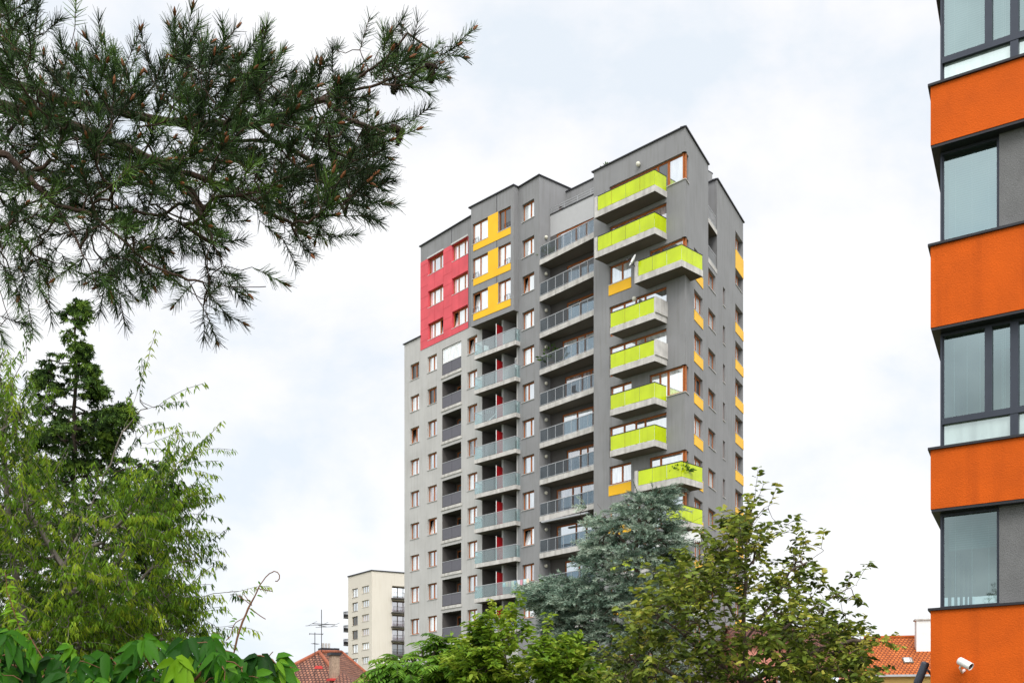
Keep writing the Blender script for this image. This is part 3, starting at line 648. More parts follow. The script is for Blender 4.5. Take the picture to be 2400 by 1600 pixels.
def inside(poly, x, y):
    c = False; j = len(poly)-1
    for i in range(len(poly)):
        xi, yi = poly[i]; xj, yj = poly[j]
        if (yi > y) != (yj > y) and x < (xj-xi)*(y-yi)/(yj-yi)+xi: c = not c
        j = i
    return c
def edge_dist(poly, x, y):
    best = 1e9
    for (ax, ay), (bx, by) in zip(poly, poly[1:]+poly[:1]):
        dx, dy = bx-ax, by-ay; t = max(0, min(1, ((x-ax)*dx+(y-ay)*dy)/(dx*dx+dy*dy+1e-9)))
        best = min(best, math.hypot(ax+t*dx-x, ay+t*dy-y))
    return best
def scatter(poly, n, Z, thick, seed, holes=(), clump=0, roundness=160.0, ymax=None, margin=0):
    """n points filling a crown whose outline is poly; thickness in depth grows away from the outline"""
    R = random.Random(seed); xs = [p[0] for p in poly]; ys = [p[1] for p in poly]; out = []; cen = []
    if clump:
        while len(cen) < clump:
            x, y = R.uniform(min(xs),max(xs)), R.uniform(min(ys),max(ys))
            if inside(poly, x, y): cen.append((x, y, R.uniform(-1,1)))
    tries = 0
    while len(out) < n and tries < n*60:
        tries += 1
        if clump and R.random() < 0.8:
            cx, cy, cz = R.choice(cen); s = roundness*0.22; x, y, q = R.gauss(cx, s), R.gauss(cy, s*0.7), max(-1, min(1, cz + R.gauss(0,0.25)))
        else: x, y, q = R.uniform(min(xs),max(xs)), R.uniform(min(ys),max(ys)), R.uniform(-1,1)
        if not inside(poly, x, y): continue
        if any(math.hypot(x-h[0], (y-h[1])*1.2) < h[2] for h in holes): continue
        e = edge_dist(poly, x, y)
        if e < margin: continue
        t = min(1, e/roundness); out.append(at(x, y, Z + q*thick*math.sqrt(t*(2-t)+0.02)))
    return out
class Skeleton:
    """limbs drawn by hand, then twigs joined to the nearest wood; radii follow the number of twigs carried"""
    def __init__(s): s.p = []; s.par = []; s.w = []; s.fix = []
    def limb(s, pts, parent=None, steps=5):
        ids = []; pv = parent
        pts = [Vector(p) for p in pts]
        if parent is None and s.p:
            d = [(q-pts[0]).length for q in s.p]; pv = int(np.argmin(d))
        for i, p in enumerate(pts):
            if i == 0: s.p.append(p); s.par.append(-1 if pv is None else pv); ids.append(len(s.p)-1); continue
            a = pts[i-1]
            for k in range(1, steps+1):
                q = a.lerp(p, k/steps) + Vector((random.gauss(0,1),random.gauss(0,1),random.gauss(0,1)))*(p-a).length*0.012
                s.p.append(q); s.par.append(ids[-1]); ids.append(len(s.p)-1)
        return ids
    def join(s, pts, sag=0.0, jit=0.06, prefer=None):
        """join each point by a bent twig; returns node id of every point"""
        P = np.array([tuple(q) for q in s.p]); d0 = [np.min(np.linalg.norm(P - np.array(tuple(q)), axis=1)) for q in pts]
        order = np.argsort(d0); ids = [0]*len(pts); buf = np.zeros((len(P)+len(pts)*4, 3)); buf[:len(P)] = P; cnt = len(P)
        for i in order:
            q = np.array(tuple(pts[i])); df = buf[:cnt]-q; dist = np.linalg.norm(df, axis=1)
            if prefer is not None: dist = dist + prefer*np.maximum(0, df[:,2])   # rather grow up than down
            j = int(np.argmin(dist)); a = buf[j]; L_ = np.linalg.norm(q-a); last = j
            k = 3 if L_ > 0.02 else 1
            for t in range(1, k+1):
                f = t/k; w = a + (q-a)*f
                if t < k: w = w + np.array([random.gauss(0,jit),random.gauss(0,jit),random.gauss(0,jit) - sag*math.sin(math.pi*f)])*L_
                s.p.append(Vector(w)); s.par.append(last); last = len(s.p)-1; buf[cnt] = w; cnt += 1
            ids[i] = last
        return ids
    def mesh(s, name, material, r_tip, power=0.45, r_max=1.0, sides=5):
        n = len(s.p); w = np.ones(n)*0.0; kids = [[] for _ in range(n)]
        for i, p in enumerate(s.par):
            if p >= 0: kids[p].append(i)
        order = []; st = [i for i in range(n) if s.par[i] < 0]
        while st: i = st.pop(); order.append(i); st += kids[i]
        for i in reversed(order):
            if not kids[i]: w[i] = 1
            else: w[i] = sum(w[k] for k in kids[i])
        r = np.minimum(r_tip*w**power, r_max); mb = MB()
        done = set()
        for i in order:
            if i in done and not kids[i]: continue
            ks = sorted(kids[i], key=lambda k: -w[k])
            for m_, k in enumerate(ks):
                if k in done: continue
                ch = [i, k]; done.add(k)
                while kids[ch[-1]]:
                    nx = max(kids[ch[-1]], key=lambda q: w[q])
                    if nx in done: break
                    ch.append(nx); done.add(nx)
                rr = [r[q] for q in ch]; rr[0] = rr[1]
                mb.tube([s.p[q] for q in ch], rr, sides if max(rr) > r_tip*2.2 else 3, cap=False)
        return mb.mesh(name, material, True)
    def dirn(s, i):
        j = s.par[i]; j = s.par[j] if j >= 0 and s.par[j] >= 0 else j
        d = s.p[i]-s.p[j] if j >= 0 else Vector((0,0,1)); return d.normalized() if d.length > 1e-6 else Vector((0,0,1))
def rv(R): 
    v = Vector((R.gauss(0,1),R.gauss(0,1),R.gauss(0,1))); return v.normalized()
class Leaves:
    def __init__(s): s.B=[]; s.D=[]; s.N=[]; s.l=[]; s.w=[]; s.v=[]
    def add(s, B, D, N, l, w, v): s.B.append(B); s.D.append(D); s.N.append(N); s.l.append(l); s.w.append(w); s.v.append(v)
    def mesh(s, name, m, **k): return leaf_mesh(name, s.B, s.D, s.N, s.l, s.w, s.v, m, **k)
def ptsZ(lst, Z): return [at(p[0], p[1], (p[2] if len(p) > 2 else Z)) for p in lst]
def plant(name, base, label, cat, group=None): return empty(name, base, label, cat, group)
def put(name, me, root):
    o = link(name, me, root, -root.location); return o

# ---- the pine bough hanging in from the left
def pine():
    R = random.Random(11); Zp = 5.0
    poly = [(-80,-40),(40,-20),(80,15),(150,5),(162,50),(120,85),(135,130),(150,170),(180,130),(235,100),(300,100),(300,150),(360,130),(385,95),(405,48),(440,52),(450,85),(520,75),(545,95),(590,92),(640,118),(655,160),(745,165),(765,135),(800,92),(850,92),(880,70),(960,48),(985,72),(960,110),(1000,95),(1060,75),(1112,108),(1080,160),(1020,200),(950,240),(860,245),(900,262),(955,270),(995,300),(965,345),(915,355),(905,450),(900,480),(850,545),(800,572),(740,578),(680,615),(640,560),(560,550),(545,610),(600,640),(655,672),(600,715),(540,705),(505,775),(440,765),(420,700),(330,690),(250,735),(200,700),(140,650),(95,715),(70,745),(20,790),(-80,830)]
    holes = [(385,325,42),(285,305,24),(150,515,36),(180,585,30),(395,605,46),(560,515,36),(345,505,26),(640,470,20),(330,590,20),(40,330,18),(800,330,26),(700,245,12),(470,470,18),(230,470,14),(90,480,22),(720,450,16),(610,390,14)]
    root = plant('pine_tree', (-6.2,5.2,0), 'dark pine bough with long needles reaching in from the left edge', 'pine tree')
    S = Skeleton()
    base = [Vector((-6.2,5.2,0)), Vector((-6.1,5.2,1.5)), Vector((-6.0,5.15,3.2)), Vector((-5.7,5.1,5.0)), Vector((-5.5,5.1,7.0))]
    S.limb(base, None, 4)
    for l in ([(-1500,700,5.1),(-600,330,5.1),(-60,235,5.1),(120,270,5.1),(300,350,5.1),(420,400,5.0),(540,440,5.0),(640,500,4.9),(720,545,4.9)],
              [(-200,255,5.1),(0,190,5.3),(200,250,5.3),(400,285,5.3),(590,295,5.2),(680,262,5.1),(765,230,5.0),(850,205,4.9),(950,175,4.85),(1020,150,4.8),(1075,115,4.8)],
              [(765,230,5.0),(835,185,4.95),(900,140,4.9),(955,80,4.9)],
              [(765,235,5.0),(815,280,4.9),(850,292,4.85),(905,312,4.8),(962,300,4.8)],
              [(-300,270,5.0),(20,370,4.8),(130,480,4.7),(210,500,4.7),(290,565,4.6),(350,620,4.6),(440,655,4.6),(530,672,4.6),(625,672,4.6)],
              [(130,480,4.7),(165,540,4.6),(205,610,4.5),(235,700,4.5)],
              [(-300,330,5.0),(-40,500,4.6),(60,580,4.5),(110,640,4.5)],
              [(-100,520,4.7),(-20,620,4.5),(20,740,4.5)],
              [(420,400,5.0),(470,500,4.9),(500,570,4.8),(520,610,4.8)],
              [(640,330,5.4),(720,370,5.4),(800,420,5.4),(880,450,5.3)],
              [(400,285,5.3),(520,330,5.5),(640,330,5.4)],
              [(720,370,5.4),(800,480,5.2),(830,540,5.1)],
              [(440,655,4.6),(470,710,4.6),(490,750,4.6)],
              [(0,190,5.3),(40,90,5.4),(120,45,5.4)],
              [(300,270,5.4),(380,180,5.4),(425,80,5.4)]):
        S.limb(ptsZ(l, Zp), None if S.p else None, 5)
    tips = scatter(poly, 1020, 5.0, 0.6, 5, holes, 0, 130, margin=40)
    tips = [t for t in tips if not (t.z-EYE < 1290/FPX*t.y and t.x < -600/FPX*t.y and R.random() < 0.42)]
    # shoots along the outline, so that it is made of single brushes
    edge = [(60,45),(140,25),(110,115),(265,110),(230,135),(405,68),(445,95),(520,95),(590,108),(630,140),(735,185),(805,110),(955,72),(905,110),(1080,105),(1040,120),(985,150),(1020,165),(960,300),(930,330),(700,588),(620,672),(560,690),(495,755),(455,740),(240,715),(75,705),(110,660),(30,755),(160,650),(400,680),(300,665),(860,510),(890,440),(770,560),(340,155),(560,110),(20,30),(160,145),(680,170),(860,110)]
    
    for x, y in edge:
        q_ = math.hypot(x-400, y-330); f_ = (55 if x < 720 else 18)/q_; tips.append(at(x+(400-x)*f_, y+(330-y)*f_, 4.9+R.uniform(-0.2,0.2)))
    while len(tips) < 1260:      # the rest of the crown, beside the frame
        a_ = R.uniform(0,6.283); h_ = R.uniform(3.6,7.6); r_ = R.uniform(0.3,1.3)*(1.15-(h_-3.6)/5)
        tips.append(Vector((-5.75+math.cos(a_)*r_, 5.1+math.sin(a_)*r_, h_)))
    ids = S.join(tips, sag=0.05, jit=0.05)
    LV_ = Leaves(); bud = MB()
    cen = at(350, 330, 5.0)
    for i in ids:
        p = S.p[i]; d = S.dirn(i)
        out = (p-cen); out.y *= 0.6; out = out.normalized() if out.length > 0.01 else Vector((1,0,0))
        d = (d*0.9 + out*0.55 + Vector((0,0,0.22)) + Vector((0.2,0,0)) + rv(R)*0.35).normalized()
        L_ = R.uniform(0.08,0.18); n = int(R.uniform(55,90)); tone = min(1, max(0, R.gauss(0.33,0.2)+(0.35 if R.random() < 0.08 else 0))); side = d.orthogonal().normalized(); b2 = d.cross(side)
        S.p.append(p + d*L_*0.5); S.par.append(i); S.p.append(p + d*L_); S.par.append(len(S.p)-2)
        for k in range(n):
            t = R.random()**0.8; a = R.uniform(0, 6.283); sp = 1.12 - 0.6*t + R.gauss(0,0.12)
            rd = side*math.cos(a) + b2*math.sin(a)
            D = (d*math.cos(sp) + rd*math.sin(sp) + Vector((0,0,0.10))).normalized()
            LV_.add(p + d*L_*(t*1.0), D, rv(R), R.uniform(0.044,0.070), 0.0034, min(1,max(0,tone+R.gauss(0,0.12))))
        if R.random() < 0.4: bud.lathe([(0.001,-0.005),(0.006,0.0),(0.006,0.018),(0.001,0.032)], tuple(p+d*L_), 6, 0, d)
    tk = MB(); tk.tube(base, [0.17,0.155,0.13,0.08,0.02], 10); put('trunk', tk.mesh('trunk', M['bark'], True), root)
    put('branches', S.mesh('branches', mat('red brown pine bark', (0.055,0.034,0.023), 0.95, var=0.35, scale=14, bump=0.5, bscale=60), 0.0020, 0.40, 0.14, 6), root)
    put('needles', LV_.mesh('needles', leaf_mat('pine needles', [(0.014,0.023,0.010),(0.028,0.052,0.018),(0.062,0.125,0.028),(0.14,0.23,0.04)], 0.5, 0.08), droop=0.05, shape='needle'), root)
    put('bud', bud.mesh('bud', mat('ginger bud', (0.20,0.07,0.025), 0.7)), root)['kind'] = 'stuff'
    cm_ = mat('pine cone', (0.045,0.03,0.02), 0.85, var=0.3, scale=40)
    for (x, y, Z, sx, sz) in ((1012,178,4.8,-0.1,-1),(925,205,4.82,-0.2,-1),(925,112,4.9,0.2,-0.6),(935,325,4.8,-0.3,-1),(858,318,4.85,0.1,-1),(1010,155,4.8,1,-0.2),(930,303,4.8,0.8,-0.3),(780,365,5.2,0.2,-1)):
        q = MB(); o = at(x, y, Z); ax = Vector((sx,R.uniform(-.4,.4),sz)).normalized(); s = R.uniform(0.8,1.15)
        a = ax.orthogonal().normalized(); b = ax.cross(a)
        q.lathe([(0.001,-0.034*s),(0.013*s,-0.026*s),(0.017*s,-0.01*s),(0.014*s,0.012*s),(0.006*s,0.03*s),(0.001,0.036*s)], (0,0,0), 10, 0, ax)
        for row in range(7):
            h = -0.03+0.0095*row; r = [0.012,0.018,0.021,0.020,0.017,0.012,0.007][row]
            for k in range(8):
                t = 2*math.pi*(k+0.5*(row % 2))/8; rd = a*math.cos(t)+b*math.sin(t); tg = ax.cross(rd)
                c = ax*h*s + rd*r*s*0.7; q.quad(c-tg*0.006*s, c+tg*0.006*s, c+rd*0.009*s+tg*0.004*s+ax*0.005, c+rd*0.009*s-tg*0.004*s+ax*0.005)
        link('cone', q.mesh('cone', cm_), root, o-root.location)
pine()

# ---- the spruce behind the willow-leaved tree: clumped, drooping sprays on a straight trunk
def spruce():
    R = random.Random(21); Z = 22.0; root = plant('spruce_tree', (-8.6,22,0), 'dark green pointed spruce rising behind the willow-leaved tree', 'spruce tree'); S = Skeleton()
    S.limb([Vector((-8.6,22,0))] + ptsZ([(172,1640),(172,1200),(173,1000),(175,850),(178,700)], Z), None, 8)
    for x0, y0, x1, y1 in ((172,1330,60,1310),(172,1330,370,1330),(172,1230,40,1230),(172,1220,360,1180),(172,1130,70,1110),(172,1120,370,1080),(173,1030,110,1020),(173,1010,296,950),(174,960,95,950),(174,950,220,960),(174,915,90,890),(174,900,240,912),(175,850,110,838),(175,850,225,870)):
        S.limb(ptsZ([(x0,y0),((x0+x1)/2,(y0+y1)/2+8,Z+R.uniform(-.3,.3)),(x1,y1,Z+R.uniform(-.5,.5))], Z), None, 4)
    poly = [(175,690),(199,713),(222,746),(202,758),(217,782),(196,797),(205,837),(229,867),(223,891),(244,912),(211,927),(223,963),(259,957),(295,942),(301,969),(271,1011),(241,1041),(241,1077),(289,1101),(337,1077),(385,1071),(361,1113),(361,1168),(385,1258),(373,1348),(421,1408),(421,1540),(0,1540),(30,1438),(36,1198),(60,1107),(78,1077),(108,1029),(90,981),(102,957),(90,927),(99,897),(84,885),(108,861),(108,831),(147,815),(150,780),(163,758),(153,725)]
    pts = scatter(poly, 950, Z, 1.7, 22, [(200,940,9),(255,1000,10),(150,1010,8),(165,760,5),(190,815,6),(140,890,8),(210,1090,16),(120,1080,12)], 62, 150)
    pts += scatter([p for p in poly if p[1] < 1100] + [(241,1100),(60,1107)], 330, Z, 1.0, 23, [(200,940,9),(255,1000,10),(150,1010,8)], 40, 90)
    ids = S.join(pts, sag=0.03, jit=0.05); LV_ = Leaves(); ax = at(174, 1100, Z)
    for i in ids:
        p = S.p[i]; out = p-ax; out.z = 0; out = out.normalized() if out.length > 0.05 else rv(R); tone = min(1,max(0,R.gauss(0.42,0.28))); sc_ = 0.62 if p.z-EYE > 860/FPX*Z else 1.0
        for f in range(R.randint(3,5)):
            d = (out + Vector((R.gauss(0,0.7),R.gauss(0,0.7),R.uniform(-0.2,0.5)))).normalized(); L_ = R.uniform(0.16,0.34)*sc_; q = p; last = i
            for j in range(3):
                d = (d + Vector((0,0,-0.22)) + rv(R)*0.1).normalized(); q2 = q + d*L_/3; S.p.append(q2); S.par.append(last); last = len(S.p)-1
                s2 = d.orthogonal().normalized(); b2 = d.cross(s2)
                for e in range(9):
                    a = R.uniform(0,6.283); rd = s2*math.cos(a)+b2*math.sin(a)
                    LV_.add(q.lerp(q2, R.random()), (d*0.7+rd*0.75+Vector((0,0,-0.1))).normalized(), rv(R), R.uniform(0.05,0.085), 0.022, min(1,max(0,tone-0.1+0.12*j+R.gauss(0,0.12))))
                q = q2
    put('trunk', S.mesh('trunk', mat('dark spruce bark', (0.04,0.03,0.022), 0.95, var=0.3, scale=8), 0.0028, 0.38, 0.17, 5), root)
    put('crown', LV_.mesh('crown', leaf_mat('spruce needles', [(0.012,0.026,0.008),(0.030,0.066,0.014),(0.085,0.16,0.024),(0.17,0.27,0.035)], 0.6, 0.15), droop=0.1, shape='needle'), root)
spruce()

# ---- leafy trees
def leafy(name, label, cat, base, limbs, poly, Z, thick, n, seed, leafspec, cols, holes=(), clump=0, roundness=160, bark='bark', r_tip=0.004, prefer=None, trans=0.35, shape='leaf', extra=(), rmax=0.2, rough=0.6, group=None, margin=0, power=0.45):
    R = random.Random(seed); root = plant(name, base, label, cat, group); S = Skeleton()
    for i, l in enumerate(limbs): S.limb(([Vector(base)] if i == 0 else []) + ptsZ(l, Z), None, 5)
    pts = scatter(poly, n, Z, thick, seed, holes, clump, roundness, margin=margin) + [at(x, y, Z+R.uniform(-.3,.3)*thick) for x, y in extra]
    ids = S.join(pts, sag=0.03, jit=0.07, prefer=prefer); LV_ = Leaves(); cen = sum(pts, Vector())/len(pts)
    for i in ids: leafspec(S, i, R, LV_, cen)
    put('trunk', S.mesh('trunk', M[bark], r_tip, power, rmax), root)
    put('crown', LV_.mesh('crown', leaf_mat(name+' leaves', cols, rough, trans), shape=shape), root); return root
def willowy(S, i, R, LV_, cen):
    p = S.p[i]; d = S.dirn(i); out = (p-cen); out.z *= 0.4; out = out.normalized()
    d = (d*0.6 + out*0.8 + Vector((0,0,0.35)) + rv(R)*0.4).normalized(); L_ = R.uniform(0.28,0.52); last = i; k = 6; q = p
    tone = min(1, max(0, R.gauss(0.47,0.3)))
    for j in range(k):
        d = (d + Vector((0,0,-0.06)) + rv(R)*0.08).normalized(); q = q + d*L_/k
        S.p.append(q); S.par.append(last); last = len(S.p)-1
        for s in range(5):
            a = R.uniform(0, 6.283); h = Vector((math.cos(a), math.sin(a), 0))
            D = (h*0.75 + d*0.45 + Vector((0,0,-0.75 - 0.5*R.random()))).normalized()
            LV_.add(q + rv(R)*0.02, D, (rv(R)*0.7 + h).normalized(), R.uniform(0.045,0.075), R.uniform(0.012,0.0175), min(1,max(0,tone+R.gauss(0,0.13))))
leafy('willow_leaved_tree', 'bright green tree with narrow drooping leaves in front of the dark spruce', 'fruit tree', (-4.6,11.5,0),
    [[(120,2080),(140,1640),(150,1500),(150,1330),(190,1235),(235,1140),(290,1010),(318,930),(338,868)], [(140,1640),(60,1480),(20,1250),(5,1050),(30,900),(72,795)],
     [(150,1330),(60,1180),(-40,1080)], [(160,1300),(240,1270),(340,1150),(400,1110),(462,1058)], [(150,1400),(260,1330),(350,1235),(448,1188)], [(145,1500),(260,1420),(360,1330),(470,1308)],
     [(140,1560),(280,1480),(420,1410),(500,1390),(560,1384)], [(290,1010),(330,960),(372,950)], [(140,1600),(300,1520),(480,1470),(545,1465)]],
    [(-80,820),(10,890),(30,900),(70,915),(80,990),(95,1110),(180,1160),(230,1180),(290,1150),(350,1125),(440,1055),(470,1060),(420,1110),(370,1150),(385,1190),(450,1180),(400,1220),(370,1260),(430,1235),(445,1280),(480,1300),(440,1320),(400,1370),(450,1370),(440,1400),(480,1395),(450,1430),(440,1470),(470,1480),(460,1510),(420,1600),(-80,1640)],
    11.5, 1.1, 2000, 31, willowy, [(0.022,0.055,0.007),(0.075,0.155,0.012),(0.15,0.27,0.018),(0.28,0.36,0.028)], [(70,1130,26),(130,1150,18),(240,1200,16),(120,1330,26),(260,1390,30),(200,1460,24),(330,1290,22),(190,1260,26),(360,1440,26)], 80, 170, 'bark_grey', 0.0026, None, 0.4,
    extra=[(335,885),(328,935),(312,985),(318,1010),(360,955),(372,950),(340,1010),(330,1050),(300,1070),(345,1040),(455,1062),(440,1075),(445,1188),(430,1195),(470,1308),(555,1386),(540,1392),(545,1468),(75,798),(62,830),(50,860)])

def broad(S, i, R, LV_, cen):
    p = S.p[i]; d = S.dirn(i); out = (p-cen).normalized()
    d = (d*0.8 + out*0.5 + Vector((0,0,0.25)) + rv(R)*0.45).normalized(); L_ = R.uniform(0.22,0.42); last = i; q = p; k = 4
    tone = min(1, max(0, R.gauss(0.42,0.22)))
    for j in range(k):
        d = (d + rv(R)*0.15).normalized(); q = q + d*L_/k; S.p.append(q); S.par.append(last); last = len(S.p)-1
        for s in range(3 if j < k-1 else 5):
            a = R.uniform(0, 6.283); h = Vector((math.cos(a), math.sin(a), 0)); D = (h + d*0.5 + Vector((0,0,R.uniform(-0.5,0.35)))).normalized()
            LV_.add(q + rv(R)*0.03, D, (Vector((0,-0.1,1)) + rv(R)*0.95).normalized(), R.uniform(0.080,0.13), R.uniform(0.042,0.066), min(1,max(0,tone+R.gauss(0,0.18))))
leafy('broadleaf_tree', 'olive green broadleaf tree with open twiggy top in front of the tower base', 'broadleaf tree', (4.6,15,0),
    [[(1745,2060),(1742,1640),(1745,1450),(1748,1330),(1752,1240),(1770,1160)], [(1745,1500),(1820,1400),(1850,1340),(1880,1270)], [(1745,1560),(1860,1450),(1950,1400),(2005,1370)], [(1742,1600),(1900,1530),(2000,1500),(2060,1502)],
     [(1745,1480),(1680,1380),(1650,1300),(1640,1250)], [(1742,1600),(1620,1500),(1540,1440),(1500,1420)], [(1752,1240),(1790,1190),(1810,1180)], [(1850,1340),(1900,1310),(1930,1290)], [(1742,1640),(1600,1590),(1500,1540)]],
    [(1400,1680),(1430,1540),(1500,1440),(1510,1380),(1570,1350),(1600,1315),(1650,1270),(1695,1262),(1715,1210),(1742,1178),(1770,1170),(1785,1230),(1800,1255),(1838,1245),(1795,1300),(1800,1330),(1835,1345),(1865,1270),(1890,1265),(1885,1310),(1925,1290),(1915,1335),(1890,1360),(1945,1365),(2005,1360),(2015,1400),(1975,1430),(1950,1450),(2010,1475),(2070,1505),(2035,1540),(2045,1600),(2050,1680)],
    15.0, 1.3, 960, 41, broad, [(0.032,0.052,0.010),(0.10,0.145,0.02),(0.215,0.27,0.036),(0.39,0.37,0.065)], [(1830,1410,22),(1880,1430,18),(1790,1350,22),(1930,1470,18),(1700,1310,16),(1840,1345,22),(1960,1385,16),(1775,1410,14),(1720,1370,12),(1900,1375,14)], 95, 190, 'bark', 0.0032, None, 0.3, 'ovate', rough=0.45, margin=12,
    extra=[(1768,1172),(1800,1190),(1830,1240),(1885,1258),(1925,1285),(2010,1362),(2005,1400),(2065,1502),(1655,1275),(1695,1262)])

def pinnate(S, i, R, LV_, cen):
    p = S.p[i]; out = (p-cen).normalized(); tone = min(1, max(0, R.gauss(0.5,0.22)))
    for f in range(R.randint(4,6)):
        a = R.uniform(0, 6.283); d = (Vector((math.cos(a), math.sin(a), R.uniform(-0.1,0.7))) + out*0.5).normalized(); L_ = R.uniform(0.35,0.6); q = p; last = i; k = 7
        for j in range(k):
            d = (d + Vector((0,0,-0.13))).normalized(); q = q + d*L_/k; S.p.append(q); S.par.append(last); last = len(S.p)-1
            sd = d.cross(Vector((0,0,1))).normalized()
            for s in (-1, 1):
                D = (sd*s + d*0.45 + Vector((0,0,-0.25))).normalized()
                LV_.add(q, D, (Vector((0,0,1)) + rv(R)*0.3).normalized(), R.uniform(0.13,0.19), R.uniform(0.05,0.07), min(1,max(0,tone+R.gauss(0,0.12))))
leafy('feather_leaved_tree', 'bright green tree with feather-like leaves below the left wing of the tower', 'tree', (-2.5,24,0),
    [[(960,2000),(965,1680),(960,1560),(1000,1500)], [(965,1680),(900,1580),(880,1560)], [(965,1640),(1020,1520),(1040,1480)]],
    [(830,1640),(862,1590),(872,1580),(905,1570),(920,1545),(950,1525),(990,1525),(1005,1508),(1040,1495),(1060,1520),(1100,1535),(1110,1640)], 24.0, 1.2, 150, 51, pinnate,
    [(0.04,0.10,0.012),(0.09,0.21,0.022),(0.15,0.30,0.03),(0.24,0.37,0.05)], (), 18, 110, 'bark', 0.004, trans=0.4, extra=[(872,1585),(925,1548),(1035,1500),(990,1525)])
def smallbroad(S, i, R, LV_, cen):
    p = S.p[i]; d = (S.dirn(i) + Vector((0,0,0.6)) + (p-cen).normalized()*0.5 + rv(R)*0.4).normalized(); q = p; last = i; tone = min(1, max(0, R.gauss(0.5,0.24))); L_ = R.uniform(0.3,0.6)
    for j in range(5):
        q = q + d*L_/5; S.p.append(q); S.par.append(last); last = len(S.p)-1
        for s in range(5):
            a = R.uniform(0, 6.283); D = (Vector((math.cos(a), math.sin(a), R.uniform(-0.7,0.3))) + d*0.3).normalized()
            LV_.add(q + rv(R)*0.06, D, (Vector((0,0,1)) + rv(R)*0.5).normalized(), R.uniform(0.11,0.19), R.uniform(0.075,0.11), min(1,max(0,tone+R.gauss(0,0.15))))
leafy('leafy_maple', 'yellowish green round-leaved tree under the glass balconies', 'tree', (0.2,23,0),
    [[(1200,2000),(1200,1680),(1190,1560),(1170,1460)], [(1200,1680),(1110,1570),(1090,1510)], [(1200,1650),(1270,1540),(1290,1480)], [(1200,1680),(1330,1590),(1360,1560)]],
    [(1050,1640),(1060,1550),(1100,1530),(1125,1500),(1140,1475),(1165,1465),(1185,1475),(1210,1450),(1222,1490),(1235,1540),(1262,1530),(1270,1490),(1300,1485),(1320,1515),(1350,1535),(1380,1580),(1480,1600),(1490,1650)], 23.0, 1.3, 420, 52, smallbroad,
    [(0.05,0.11,0.012),(0.12,0.22,0.018),(0.19,0.31,0.026),(0.31,0.38,0.05)], [(1250,1500,14)], 34, 130, 'bark', 0.004, trans=0.4, extra=[(1165,1465),(1210,1448),(1285,1482)])

# ---- blue cedar: flat layered sprays of short blue needles
def cedar():
    R = random.Random(61); Z = 30.0; root = plant('cedar_tree', (3.6,30,0), 'blue grey cedar with flat layered sprays hiding the lower corner of the tower', 'cedar tree'); S = Skeleton()
    for i, l in enumerate(([(1530,2000),(1520,1650),(1500,1450),(1490,1300),(1500,1180),(1530,1140)], [(1505,1500),(1420,1450),(1320,1410),(1245,1385)], [(1495,1400),(1420,1330),(1380,1260),(1360,1200)], [(1490,1300),(1430,1230),(1400,1180)],
                           [(1500,1220),(1570,1160),(1620,1150)], [(1490,1300),(1580,1240),(1650,1210)], [(1500,1450),(1600,1400),(1660,1380)], [(1510,1560),(1400,1530),(1320,1500)], [(1510,1560),(1600,1530)])):
        S.limb(([Vector((3.9,30,0))] if i == 0 else []) + ptsZ(l, Z), None, 5)
    poly = [(1225,1388),(1270,1368),(1330,1355),(1392,1345),(1370,1310),(1395,1290),(1360,1275),(1400,1262),(1372,1200),(1360,1178),(1400,1200),(1440,1228),(1452,1190),(1490,1172),(1480,1158),(1530,1160),(1555,1145),(1585,1155),(1570,1180),(1600,1215),(1580,1240),(1610,1270),(1590,1290),(1600,1310),(1560,1360),(1600,1420),(1580,1640),(1340,1640),(1330,1520),(1285,1480),(1290,1440),(1240,1420)]
    pts = scatter(poly, 1500, Z, 2.2, 62, [(1465,1250,10),(1420,1330,12),(1440,1380,16),(1500,1330,14),(1390,1480,16),(1470,1450,18),(1540,1300,12)], 75, 170)
    ids = S.join(pts, sag=-0.02, jit=0.05); LV_ = Leaves(); ax = at(1500, 1400, Z)
    for i in ids:
        p = S.p[i]; out = p-ax; out.z = 0; out = out.normalized() if out.length > 0.1 else Vector((1,0,0)); tone = min(1,max(0,R.gauss(0.45,0.3)))
        for f in range(R.randint(3,5)):
            d = (out + Vector((R.gauss(0,0.6),R.gauss(0,0.6),R.uniform(0.0,0.4)))).normalized(); L_ = R.uniform(0.3,0.6); q = p; last = i
            for j in range(4):
                d = (d + Vector((0,0,-0.1)) + rv(R)*0.07).normalized(); q2 = q + d*L_/4; S.p.append(q2); S.par.append(last); last = len(S.p)-1
                s2 = d.orthogonal().normalized(); b2 = d.cross(s2)
                for e in range(9):
                    a = R.uniform(0,6.283); rd = s2*math.cos(a)+b2*math.sin(a)
                    LV_.add(q.lerp(q2, R.random()), (d*0.8+rd*0.6+Vector((0,0,0.15))).normalized(), rv(R), R.uniform(0.06,0.11), 0.017, min(1,max(0,tone-0.15+0.1*j+R.gauss(0,0.15))))
                q = q2
    put('trunk', S.mesh('trunk', M['bark'], 0.0045, 0.42, 0.3, 4), root)
    put('crown', LV_.mesh('crown', leaf_mat('cedar needles', [(0.05,0.09,0.062),(0.15,0.23,0.17),(0.29,0.39,0.30),(0.48,0.57,0.45)], 0.6, 0.15), droop=0.05, shape='needle'), root)
cedar()

